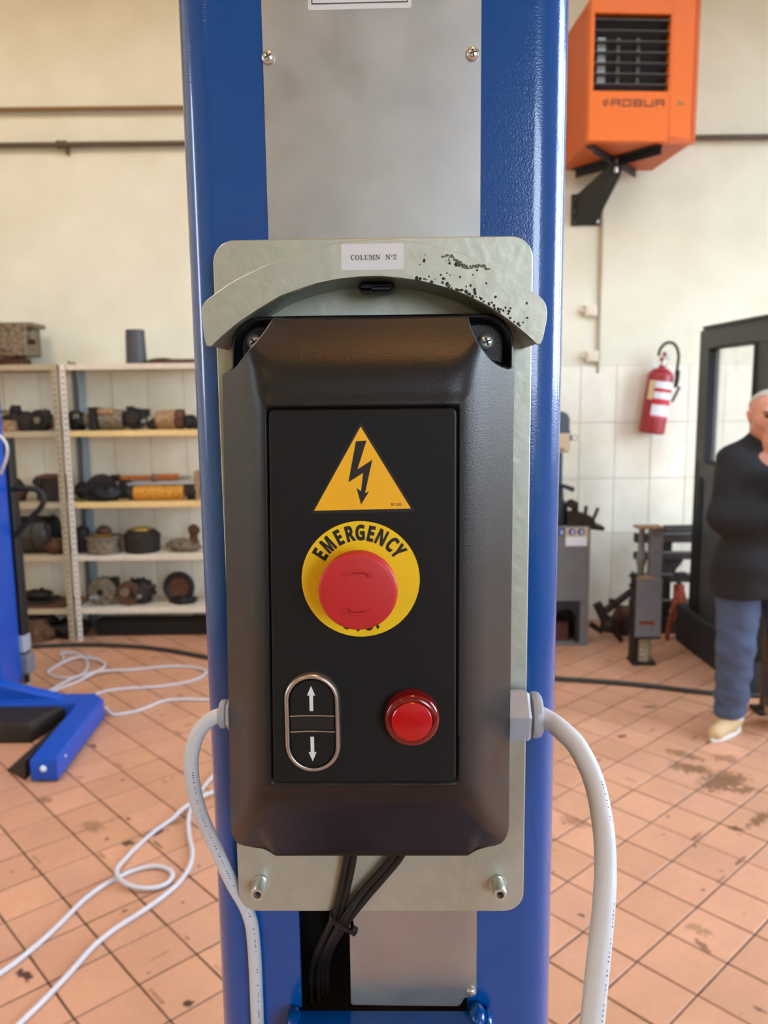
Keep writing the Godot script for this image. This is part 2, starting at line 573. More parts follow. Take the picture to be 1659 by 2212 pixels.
# ---------------------------------------------------------------- the room
func room():
	# grout bed under the tiles, and plain slab beyond them
	structure("floor", MB.new().box(Vector3(0, -0.1025, 0.5), Vector3(11.4, 0.2, 13.4)).done(), M.joint)
	# a strip of rooflight runs along the back part of the ceiling
	var ce := MB.new()
	ce.box(Vector3(0, 5.3, -4.65), Vector3(11.4, 0.2, 3.1))
	ce.box(Vector3(0, 5.3, 2.35), Vector3(11.4, 0.2, 9.7))
	ce.box(Vector3(-5.05, 5.3, -2.8), Vector3(1.3, 0.2, 0.6))
	ce.box(Vector3(5.05, 5.3, -2.8), Vector3(1.3, 0.2, 0.6))
	structure("ceiling", ce.done(), M.ceiling)
	var rl := MB.new()
	for x in [-4.4, -2.2, 0.0, 2.2, 4.4]:
		rl.box(Vector3(x, 5.3, -2.8), Vector3(0.07, 0.12, 0.6), 0.005)
	structure("window_4", rl.done(), M.grey_machine)
	structure("wall_back", MB.new().box(Vector3(0, 2.6, -5.9), Vector3(11.4, 5.6, 0.2)).done(), M.plaster)
	# behind the camera a row of high windows fills the right-hand part of the wall
	var fw := MB.new()
	fw.box(Vector3(0, 0.55, 6.9), Vector3(11.4, 1.5, 0.2))
	fw.box(Vector3(0, 4.9, 6.9), Vector3(11.4, 1.0, 0.2))
	for x in [[-5.7, 1.9], [5.0, 5.7]]:
		fw.box(Vector3((x[0] + x[1]) / 2, 2.85, 6.9), Vector3(x[1] - x[0], 3.1, 0.2))
	structure("wall_front", fw.done(), M.plaster)
	for n in 1:
		var ff := MB.new()
		var xc := 3.45
		var wd := 3.1
		for e in [-1, 1]:
			ff.box(Vector3(xc + e * (wd / 2 - 0.03), 2.85, 6.9), Vector3(0.06, 3.1, 0.08), 0.005)
			ff.box(Vector3(xc, 2.85 + e * 1.52, 6.9), Vector3(wd - 0.12, 0.06, 0.08), 0.005)
		ff.box(Vector3(xc, 2.85, 6.9), Vector3(0.05, 2.98, 0.06), 0.005)
		structure("window_%d" % (3 + n), ff.done(), M.grey_machine)
	# daylight comes in through tall window openings in the right wall and a narrow one in the left wall
	var w := MB.new()
	w.box(Vector3(5.4, 0.45, 0.5), Vector3(0.3, 1.3, 13.0))
	w.box(Vector3(5.4, 4.85, 0.5), Vector3(0.3, 0.9, 13.0))
	for z in [[-5.8, -5.0], [-3.9, -3.3], [-0.5, 6.8]]:
		w.box(Vector3(5.4, 2.75, (z[0] + z[1]) / 2), Vector3(0.3, 3.3, z[1] - z[0]))
	structure("wall_right", w.done(), M.plaster)
	var k := 1
	for z in [[-5.0, -3.9], [-3.3, -0.5]]:
		var f := MB.new()
		var zc: float = (z[0] + z[1]) / 2
		var wd: float = z[1] - z[0]
		for e in [-1, 1]:
			f.box(Vector3(5.4, 2.75, zc + e * (wd / 2 - 0.03)), Vector3(0.08, 3.3, 0.06), 0.005)
			f.box(Vector3(5.4, 2.75 + e * 1.62, zc), Vector3(0.08, 0.06, wd - 0.12), 0.005)
		f.box(Vector3(5.4, 2.75, zc), Vector3(0.06, 3.18, 0.05), 0.005)
		f.box(Vector3(5.4, 3.3, zc), Vector3(0.05, 0.05, wd - 0.12), 0.005)
		structure("window_%d" % k, f.done(), M.grey_machine)
		k += 1
	var l := MB.new()
	l.box(Vector3(-5.4, 0.55, 0.5), Vector3(0.3, 1.5, 13.0))
	l.box(Vector3(-5.4, 4.5, 0.5), Vector3(0.3, 1.6, 13.0))
	for z in [[-5.8, -0.9], [-0.4, 6.8]]:
		l.box(Vector3(-5.4, 2.5, (z[0] + z[1]) / 2), Vector3(0.3, 2.4, z[1] - z[0]))
	structure("wall_left", l.done(), M.plaster)

func high_bay(at: Vector3, energy: float, label: String, tint: Color):
	var t := thing("high_bay_lamp", label, "lamp", Transform3D(Basis(), at), "lamps under the ceiling")
	var hood := MB.new()
	hood.lathe([Vector2(0.03, 0.28), Vector2(0.07, 0.26), Vector2(0.10, 0.16), Vector2(0.20, 0.05), Vector2(0.235, -0.04), Vector2(0.245, -0.05), Vector2(0.228, -0.045), Vector2(0.19, 0.045), Vector2(0.09, 0.15), Vector2(0.02, 0.2)], 32)
	part(t, "hood", hood.done(), M.satin)
	part(t, "stem", MB.new().lathe(drum(0.012, 0.27, 0.46, 0.002), 12).done(), M.satin)
	var bulb := SphereMesh.new()
	bulb.radius = 0.075
	bulb.height = 0.15
	bulb.radial_segments = 24
	bulb.rings = 12
	var glow := StandardMaterial3D.new()
	glow.albedo_color = Color(1, 0.9, 0.75)
	glow.emission_enabled = true
	glow.emission = tint
	glow.emission_energy_multiplier = 8.0
	part(t, "bulb", bulb, glow, shift(0, -0.04, 0))
	var light := OmniLight3D.new()
	light.name = "light"
	light.position = Vector3(0, -0.04, 0)
	light.light_color = tint
	light.light_energy = energy
	light.light_size = 0.07
	light.omni_range = 25.0
	light.omni_attenuation = 2.0
	light.shadow_enabled = true
	t.add_child(light)

# square terracotta tiles laid at an angle: the largest in view one by one, the rest as one field
func floor_tiles():
	var fl: Node3D = get_node("floor")
	var th := deg_to_rad(42.6)
	var p := 0.187
	var a := Vector3(cos(th), 0, -sin(th))
	var b := Vector3(sin(th), 0, cos(th))
	var o := Vector3(1.011, 0, -2.437)
	var s := p - 0.006
	var meshes := []
	for k in 3:
		meshes.append(MB.new().box(Vector3(0, -0.006, 0), Vector3(s, 0.012, s), 0.0012 + 0.0006 * k).done())
	var basis := Basis(a, Vector3.UP, b)
	var spots := []
	for i in range(-40, 34):
		for j in range(-36, 46):
			var c := o + (a * (i + 0.5) + b * (j + 0.5)) * p
			if c.x < -5.1 or c.x > 5.1 or c.z < -5.88 or c.z > 2.5:
				continue
			var d := c - Vector3(0, 1.68, 0)
			var f := d.dot(Vector3(0, -sin(deg_to_rad(8.4)), -cos(deg_to_rad(8.4))))
			var score := 0.0
			if f > 0.5:
				var sx := d.x / f
				var sy := d.dot(Vector3(0, cos(deg_to_rad(8.4)), -sin(deg_to_rad(8.4)))) / f
				var behind := absf(sx + 0.01 + sy * 0.02) < 0.17
				if absf(sx) < 0.50 and sy > -0.66 and not behind:
					score = 1.0 / (f * f * f)
			spots.append([score, c, rng.randi() % 3, rng.randi() % 4, rng.randf_range(-0.0009, 0.0005), rng.randf_range(-0.006, 0.006)])
	spots.sort_custom(func(x, y): return x[0] > y[0])
	var rest := []
	for c in 4:
		rest.append(SurfaceTool.new())
		rest[c].begin(Mesh.PRIMITIVE_TRIANGLES)
	for n in spots.size():
		var q: Array = spots[n]
		var xf := Transform3D(basis * Basis(Vector3.UP, q[5]), q[1] + Vector3(0, q[4], 0))
		if n < 290 and q[0] > 0.0:
			part(fl, "tile", meshes[q[2]], M.floor_tile[q[3]], xf)
		else:
			rest[q[3]].append_from(meshes[q[2]], 0, xf)
	for c in 4:
		var o2 := part(fl, "tile_field", rest[c].commit(), M.floor_tile[c])
		o2.set_meta("kind", "stuff")

func wall_tiles():
	var wall: Node3D = get_node("wall_back")
	var joint := part(wall, "tile_bed", MB.new().box(Vector3(0, 0.925, -5.799), Vector3(10.2, 1.85, 0.004)).done(), M.wall_joint)
	joint.position = Vector3.ZERO
	var meshes := []
	for k in 2:
		meshes.append(MB.new().box(Vector3.ZERO, Vector3(0.2515, 0.3965, 0.008), 0.0012 + 0.0006 * k).done())
	var low := MB.new().box(Vector3.ZERO, Vector3(0.2515, 0.245, 0.008), 0.0015).done()
	for i in range(-18, 13):
		for j in 5:
			var y := 1.85 - 0.2 - 0.4 * j
			var me: Mesh = meshes[rng.randi() % 2]
			if j == 4:
				y = 0.1275
				me = low
			part(wall, "tile", me, M.wall_tile[rng.randi() % 3], shift(1.40 + 0.1275 + 0.255 * i, y, -5.794 + rng.randf_range(-0.0008, 0.0006)))


# ---------------------------------------------------------------- the lift column and what hangs on it (millimetres in FRAME)
const FLOOR := -1586.1

func pan_screw(parent: Node, at: Vector3, r: float, turn := 0.4):
	var h := MB.new()
	var xf := Transform3D(Basis(Vector3(1, 0, 0), Vector3(0, 0, 1), Vector3(0, -1, 0)), at)
	var pr := [Vector2(0, -0.002), Vector2(r * 1.0, -0.002), Vector2(r, 0.0006)]
	for k in 7:
		var t := PI / 2 * (k + 1) / 7.0
		pr.append(Vector2(r * cos(t * 0.94), 0.0006 + r * 0.62 * sin(t)))
	pr.append(Vector2(0, 0.0006 + r * 0.62))
	h.lathe(pr, 28, xf)
	var o := part(parent, "screw", h.done(), M.chrome)
	var x := MB.new()
	var tilt := Basis(Vector3(0, 0, 1), turn)
	x.box(Vector3(0, 0, r * 0.66), Vector3(r * 1.0, r * 0.2, r * 0.22), r * 0.03, Transform3D(tilt, at))
	x.box(Vector3(0, 0, r * 0.66), Vector3(r * 0.2, r * 1.0, r * 0.22), r * 0.03, Transform3D(tilt, at))
	part(o, "cross_recess", x.done(), M.recess)

func lift():
	var t := thing("lift_column", "tall blue steel lift column with a grey metal cover sheet, nearest the camera", "lift column", FRAME * shift(0.0065, FLOOR * 0.001, -0.2))
	var s := shift(-0.0065, -FLOOR * 0.001, 0.2)
	# C-shaped section, seen from above: x across, y = depth (mm); the slot faces the camera
	var body := MB.new()
	var poly := PackedVector2Array()
	var rad := 24.0
	var x0 := -111.0
	var x1 := 124.5
	var zf := -103.0
	var zb := -300.0
	for c in [[x1 - rad, zf - rad, 0], [x1 - rad, zb + rad, -90], [x0 + rad, zb + rad, -180], [x0 + rad, zf - rad, -270]]:
		for k in 19:
			var a := deg_to_rad(c[2] + 90.0 - 90.0 * k / 18)
			poly.append(Vector2(c[0] + rad * cos(a), c[1] + rad * sin(a)) * 0.001)
	for q in [[-51.0, zf], [-51.0, zf - 6], [-98, zf - 6], [-98, zb + 8], [111, zb + 8], [111, zf - 6], [64.0, zf - 6], [64.0, zf]]:
		poly.append(Vector2(q[0], q[1]) * 0.001)
	poly.reverse()
	# x, depth -> x, z ; extrusion runs up
	var stand := Transform3D(Basis(Vector3(1, 0, 0), Vector3(0, 0, 1), Vector3(0, -1, 0)), Vector3(0, (FLOOR + 2900) * 0.001, 0))
	body.extrude(poly, 0.0, 2.9, 0.0, s * stand)
	part(t, "column_body", body.done(), M.blue)
	part(t, "guide_back", MB.new().box(mm(6.5, FLOOR + 1450, -180), mm(196, 2896, 4), 0, s).done(), M.slot_black)
	var up := part(t, "cover_sheet", MB.new().extrude(scaled(rrect(-57.5, -200, 70.0, 1000, 1.5, 2)), -0.103, -0.102, 0.0002, s).done(), M.sheet)
	pan_screw(up, s * mm(-54.2, 287.8, -102), 0.0040, 0.5)
	pan_screw(up, s * mm(65.0, 287.7, -102), 0.0040, 0.2)
	var low := PackedVector2Array()
	for q in [[-16.5, -150], [-16.5, -325], [-15.2, -326.6], [57, -327.4], [59, -326.5], [60.5, -324.5], [61.5, -322.0], [63.0, -320.6], [66, -320.2], [69, -319.4], [70.4, -317.5], [70.4, -150]]:
		low.append(Vector2(q[0], q[1]) * 0.001)
	var lo := part(t, "lower_cover_sheet", MB.new().extrude(low, -0.1030, -0.1021, 0.0002, s).done(), M.sheet)
	pan_screw(lo, s * mm(66.6, -315.8, -102), 0.0035, 0.9)
	# notice stuck on the cover sheet, its foot in view
	var st := part(t, "notice", MB.new().extrude(scaled(rrect(-22.7, 313.3, 37.2, 398, 1.0, 3)), -0.102, -0.1018, 0.0, s).done(), M.label)
	st.rotation.z = 0.004
	var fr := MB.new()
	for q in [[7.2, 316.6, 55.8, 0.7], [7.2, 394.6, 55.8, 0.7]]:
		fr.box(mm(q[0], q[1], -101.75), mm(q[2], q[3], 0.1), 0, s)
	for q in [[-20.4, 355.6], [34.8, 355.6]]:
		fr.box(mm(q[0], q[1], -101.75), mm(0.7, 78.0, 0.1), 0, s)
	part(st, "printed_border", fr.done(), M.grey_ink)
	var ring := MB.new()
	ring.lathe([Vector2(0.016, 0), Vector2(0.021, 0), Vector2(0.021, 0.0001), Vector2(0.016, 0.0001), Vector2(0.016, 0)], 48, s * Transform3D(Basis(Vector3(1, 0, 0), Vector3(0, 0, 1), Vector3(0, -1, 0)), mm(7.2, 339.5, -101.8)))
	part(st, "printed_ring", ring.done(), mat(Color(0.75, 0.14, 0.28), 0.5))
	# crossbar welded over the slot
	var bar := part(t, "crossbar", MB.new().box(mm(8.2, -375.6, -88), mm(136, 96, 28), 0.004, s).done(), M.blue)
	for q in [[-55, -329.5, 5.0, 4.2], [70.5, -326.5, 5.6, 5.2], [77, -332, 4.5, 7.5]]:
		var nz := noise(0.9, 3)
		part(bar, "weld_bead", MB.new().lump(s * mm(q[0], q[1], -94), mm(q[2], q[3], 10), nz, 0.15, 16).done(), M.blue)
	part(t, "base_plate", MB.new().box(mm(6.5, FLOOR + 6, -200), mm(420, 12, 420), 0.003, s).done(), M.blue)

static func curve2(p: Array, sub: int) -> PackedVector2Array:
	var pts := []
	for q in p:
		pts.append(Vector3(q[0], q[1], 0))
	var out := PackedVector2Array()
	for q in spline(pts, sub):
		out.append(Vector2(q.x, q.y))
	return out

static func scaled(p: PackedVector2Array, k := 0.001) -> PackedVector2Array:
	var out := PackedVector2Array()
	for q in p:
		out.append(q * k)
	return out

func bracket():
	var t := thing("mounting_bracket", "galvanised backing plate with an arched guard over the black control box", "bracket", FRAME * shift(0.006, -0.246, -0.09))
	var s := shift(-0.006, 0.246, 0.09)
	var pl := part(t, "back_plate", MB.new().extrude(scaled(rrect(-88.5, -246, 99.5, 183.3, 13, 8)), -0.091, -0.088, 0.0006, s).done(), M.zinc)
	for x in [-73.5, 82.5]:
		var b := MB.new()
		var xf := s * Transform3D(Basis(Vector3(1, 0, 0), Vector3(0, 0, 1), Vector3(0, -1, 0)), mm(x, -225.5, -88))
		b.lathe([Vector2(0, 0), Vector2(0.0058, 0), Vector2(0.006, 0.0003), Vector2(0.006, 0.0012), Vector2(0.0058, 0.0015), Vector2(0.0042, 0.0016), Vector2(0.0045, 0.0016), Vector2(0.0045, 0.0125), Vector2(0.0041, 0.0132), Vector2(0.0024, 0.0132), Vector2(0.0022, 0.0100), Vector2(0, 0.0100)], 30, xf)
		var o := part(t, "bolt", b.done(), M.bolt_zinc)
		var hx := MB.new()
		hx.lathe([Vector2(0, 0.0101), Vector2(0.0022, 0.0101), Vector2(0.0022, 0.0104), Vector2(0, 0.0104)], 6, xf, true)
		part(o, "hex_socket", hx.done(), M.recess)
		part(t, "spacer", MB.new().lathe(drum(0.006, -0.015, -0.003, 0.0005), 20, xf).done(), M.bolt_zinc)
	for x in [-73.5, 82.5]:
		part(t, "spacer", MB.new().lathe(drum(0.006, -0.015, -0.003, 0.0005), 20, s * Transform3D(Basis(Vector3(1, 0, 0), Vector3(0, 0, 1), Vector3(0, -1, 0)), mm(x, 160, -88))).done(), M.bolt_zinc)
	# arched guard: a crescent in front, a curved strip from it back to the plate
	var inside := curve2([[-81.7, 119.9], [-74.0, 126.4], [-65.1, 133.2], [-51.8, 141.2], [-39.6, 147.3], [-18, 153.4], [5.6, 155.6], [27, 153.9], [45.3, 149.4], [54.7, 146.1], [66.5, 140.4], [75.6, 134.9], [88.0, 125.3], [94.9, 118.9]], 4)
	var outside := curve2([[96.5, 118.5], [98.0, 120.4], [99.4, 126.1], [100.5, 133.0], [100.3, 137.2], [99.1, 140.9], [96.2, 144.1], [92.9, 146.3], [87.6, 149.4], [81.0, 153.2], [71.6, 158.7], [63.1, 163.0], [54.7, 166.6], [30.5, 172.8], [8.3, 174.9], [-14.0, 172.7], [-34.0, 167.6], [-51.1, 161.9], [-68.1, 154.2], [-77.4, 148.4], [-83.2, 144.4], [-85.3, 141.9], [-86.3, 138.9], [-86.2, 135.2], [-85.6, 126.7], [-84.7, 121.0], [-83.4, 119.8]], 3)
	var poly := inside.duplicate()
	poly.append_array(outside)
	var v := part(t, "arched_guard", MB.new().extrude(scaled(poly), -0.0478, -0.045, 0.0003, s).done(), M.zinc)
	var strip := MB.new()
	strip.smooth()
	var last := []
	var ns := inside.size()
	for k in ns:
		var d := (inside[mini(k + 1, ns - 1)] - inside[maxi(k - 1, 0)]).normalized()
		var pi2 := inside[k] * 0.001
		var po := (inside[k] + Vector2(-d.y, d.x) * 3.0) * 0.001
		var now := [s * Vector3(pi2.x, pi2.y, -0.0478), s * Vector3(pi2.x, pi2.y, -0.088), s * Vector3(po.x, po.y, -0.088), s * Vector3(po.x, po.y, -0.0478)]
		if k > 0:
			strip.quad(last[0], last[1], now[1], now[0])
			strip.quad(last[2], last[3], now[3], now[2])
		if k == 0:
			strip.flat()
			strip.quad(now[0], now[3], now[2], now[1])
			strip.smooth()
		if k == ns - 1:
			strip.flat()
			strip.quad(now[0], now[1], now[2], now[3])
		last = now
	part(v, "guard_strip", strip.done(), M.zinc)
	part(t, "rubber_clip", MB.new().box(mm(8.5, 152.6, -72), mm(20, 4.6, 20), 0.0015, s).box(mm(11, 150.8, -66), mm(12, 3, 16), 0.001, s).done(), M.black)
	var lab := part(v, "name_label", MB.new().extrude(scaled(rrect(-10.0, 158.9, 23.6, 172.5, 1.2, 4)), -0.045, -0.0448, 0.0, s).done(), M.label)
	part(lab, "printed_name", letters("COLUMN   N°2", 0.0027, true, "Droid Serif"), M.grey_ink, s * shift(0.0074, 0.1654, -0.04477) * Transform3D(Basis.from_scale(Vector3(0.93, 1, 1)), Vector3.ZERO))
	# dirt marks: black crust specks and a grey scrape on the guard
	var r := RandomNumberGenerator.new()
	r.seed = 12
	var sp := MB.new()
	sp.flat()
	for k in 84:
		var u := r.randf()
		var a := deg_to_rad(lerpf(80.0, 50.0, u))
		var rr := 127.2 + absf(r.randfn(0.0, 5.0))
		if k < 44:
			rr = 126.4 + r.randf() * 1.6
		elif k > 70:
			a = deg_to_rad(lerpf(74.0, 66.0, r.randf()))
			rr = 139.5 + r.randfn(0.0, 1.1) - (74.0 - rad_to_deg(a)) * 0.1
		var c := Vector2(6.5, 29.6) + Vector2(cos(a), sin(a)) * rr
		var sz := r.randf_range(0.3, 1.15)
		speck(sp, s, c, sz, r)
	part(v, "crust_specks", sp.done(), M.stain)
	var sc := MB.new()
	sc.flat()
	for k in 34:
		var w := k / 33.0
		var c := Vector2(lerpf(44, 69, w), lerpf(165.2, 157.6, w) + 1.4 * sin(w * 9.0) + r.randfn(0, 0.35))
		speck(sc, s, c, r.randf_range(0.5, 1.3) * (1.2 - absf(w - 0.5)), r)
	part(v, "scrape_mark", sc.done(), M.stain_grey)

func speck(m: MB, s: Transform3D, c: Vector2, sz: float, r: RandomNumberGenerator):
	var n := 7
	var z := -0.04494
	var ring := []
	for k in n:
		var a := TAU * k / n
		var q := c + Vector2(cos(a), sin(a)) * sz * r.randf_range(0.55, 1.15)
		ring.append(s * Vector3(q.x * 0.001, q.y * 0.001, z))
	var mid := s * Vector3(c.x * 0.001, c.y * 0.001, z + 0.00012)
	for k in n:
		m.tri(mid, ring[k], ring[(k + 1) % n])

# ---- the control box: a moulded cover drawn as a height field over its rounded outline
static func smax(a: float, b: float, k: float) -> float:
	var h := maxf(k - absf(a - b), 0.0) / k
	return maxf(a, b) + h * h * k * 0.25

const CX1 := 84.5
const CY0 := -187.3
const CY1 := 136.5
# the moulding is a little wider at its foot: its left edge and the panel's left edge lean
static func left_edge(y: float) -> float:
	return lerpf(-77.6, -84.5, (CY1 - y) / (CY1 - CY0))

static func panel_left(y: float) -> float:
	return lerpf(-44.4, -48.2, (86.0 - y) / 196.0)

static func cover_depth(x: float, y: float) -> float:
	var dl := x - left_edge(y)
	var dr := CX1 - x
	var dt := CY1 - y
	var db := y - CY0
	var dep := 0.0
	var side := smax(54.0 * (1.0 - dl / 27.0), 54.0 * (1.0 - dr / 29.0), 6.0)
	dep = smax(dep, side, 22.0)
	var top := 34.0 * pow(maxf(1.0 - dt / 50.0, 0.0), 2) + 24.0 * (1.0 - smoothstep(0.6, 4.2, dt))
	dep = smax(dep, top, 8.0)
	var bot := 58.0 * (1.0 - db / 70.0)
	dep = smax(dep, bot, 12.0)
	dep = minf(dep, 57.0)
	# lip round the recessed panel
	var ox := maxf(panel_left(y) - 1.1 - x, x - 49.8)
	var oy := maxf(-111.6 - y, y - 86.9)
	var od := maxf(ox, oy)
	if od < 0.0:
		dep = lerpf(dep, 4.0, smoothstep(0.0, 1.0, -od))
	else:
		dep -= 1.3 * (1.0 - smoothstep(0.0, 8.0, od))
	# pockets for the fixing screws in the top corners
	for side2 in 2:
		var e := dl - 4.6 if side2 == 0 else dr
		var pw := 1.6 if side2 == 0 else 2.2
		if e < 34.0 and dt < 36.0:
			var f := pow(pow(maxf(e, 0.0) / 28.0, pw) + pow(maxf(dt, 0.0) / 31.0, pw), 1.0 / pw)
			var edge := maxf(minf(e, dt), 0.0)
			if e < 17.0 and dt < 17.0:
				edge = maxf(17.0 - Vector2(17.0 - e, 17.0 - dt).length(), 0.0)
			var k := 1.0 - smoothstep(0.90, 1.0, f)
			var floor_d := 53.5 + 4.0 * pow((1.9 - edge) / 1.9, 2) if edge < 1.9 else lerpf(53.5, 64.5, smoothstep(1.9, 5.2, edge))
			dep = lerpf(dep, floor_d, k)
	return dep

func cover_mesh(s: Transform3D) -> ArrayMesh:
	var nx := 210
	var ny := 300
	var verts := PackedVector3Array()
	var idx := PackedInt32Array()
	for j in ny + 1:
		var v := float(j) / ny
		v = v - 0.10 * sin(TAU * v) / TAU * 2.0   # finer rows near both ends
		var y := lerpf(CY0, CY1, v)
		var rt := 17.0
		var inset := 0.0
		if CY1 - y < rt:
			inset = rt - sqrt(maxf(rt * rt - pow(rt - (CY1 - y), 2), 0.0))
		var rb := 20.0
		if y - CY0 < rb:
			inset = maxf(inset, rb - sqrt(maxf(rb * rb - pow(rb - (y - CY0), 2), 0.0)))
		for i in nx + 1:
			var u := float(i) / nx
			u = u - 0.08 * sin(TAU * u) / TAU * 2.0
			var le := left_edge(y) + 4.6 * smoothstep(104.2, 106.4, y)
			var x := lerpf(le + inset, CX1 - inset, u)
			# the foot of the cover is a little shorter at both ends
			var yy := y
			if j < 40:
				var endw := smoothstep(58.0, 66.0, absf(x - 1.1))
				yy = y + 4.6 * endw * (1.0 - j / 40.0)
			verts.append(mm(x, yy, -cover_depth(x, y)))
	var w := nx + 1
	for j in ny:
		for i in nx:
			var a := j * w + i
			idx.append_array([a, a + w + 1, a + 1, a, a + w, a + w + 1])
	# skirt back to the plate
	var rim := PackedInt32Array()
	for i in nx:
		rim.append(i)
	for j in ny:
		rim.append(j * w + nx)
	for i in nx:
		rim.append(ny * w + nx - i)
	for j in ny:
		rim.append((ny - j) * w)
	var b0 := verts.size()
	for k in rim.size():
		var p := verts[rim[k]]
		verts.append(p)
		verts.append(Vector3(p.x, p.y, -0.0878))
	for k in rim.size():
		var l := (k + 1) % rim.size()
		var a := b0 + 2 * k
		var b := b0 + 2 * l
		idx.append_array([a, b, b + 1, a, b + 1, a + 1])
	return indexed(verts, idx, s)

# vertex normals from the faces; indices already clockwise from outside
func indexed(verts: PackedVector3Array, idx: PackedInt32Array, s := Transform3D()) -> ArrayMesh:
	var nor := PackedVector3Array()
	nor.resize(verts.size())
	for t in range(0, idx.size(), 3):
		var a := verts[idx[t]]
		var n := (verts[idx[t + 2]] - a).cross(verts[idx[t + 1]] - a)
		for k in 3:
			nor[idx[t + k]] += n
	for k in verts.size():
		nor[k] = (s.basis * nor[k]).normalized() if nor[k].length_squared() > 0.0 else Vector3.UP
		verts[k] = s * verts[k]
	var arr := []
	arr.resize(Mesh.ARRAY_MAX)
	arr[Mesh.ARRAY_VERTEX] = verts
	arr[Mesh.ARRAY_NORMAL] = nor
	arr[Mesh.ARRAY_INDEX] = idx
	var me := ArrayMesh.new()
	me.add_surface_from_arrays(Mesh.PRIMITIVE_TRIANGLES, arr)
	return me

static func leaning(p: PackedVector2Array) -> PackedVector2Array:
	var out := PackedVector2Array()
	for q in p:
		out.append(Vector2(q.x + (panel_left(q.y) + 48.2) * clampf((48.7 - q.x) / 96.9, 0.0, 1.0), q.y))
	return out

func zface(at: Vector3) -> Transform3D:   # a lathe whose axis points out of the box's front
	return Transform3D(Basis(Vector3(1, 0, 0), Vector3(0, 0, 1), Vector3(0, -1, 0)), at)

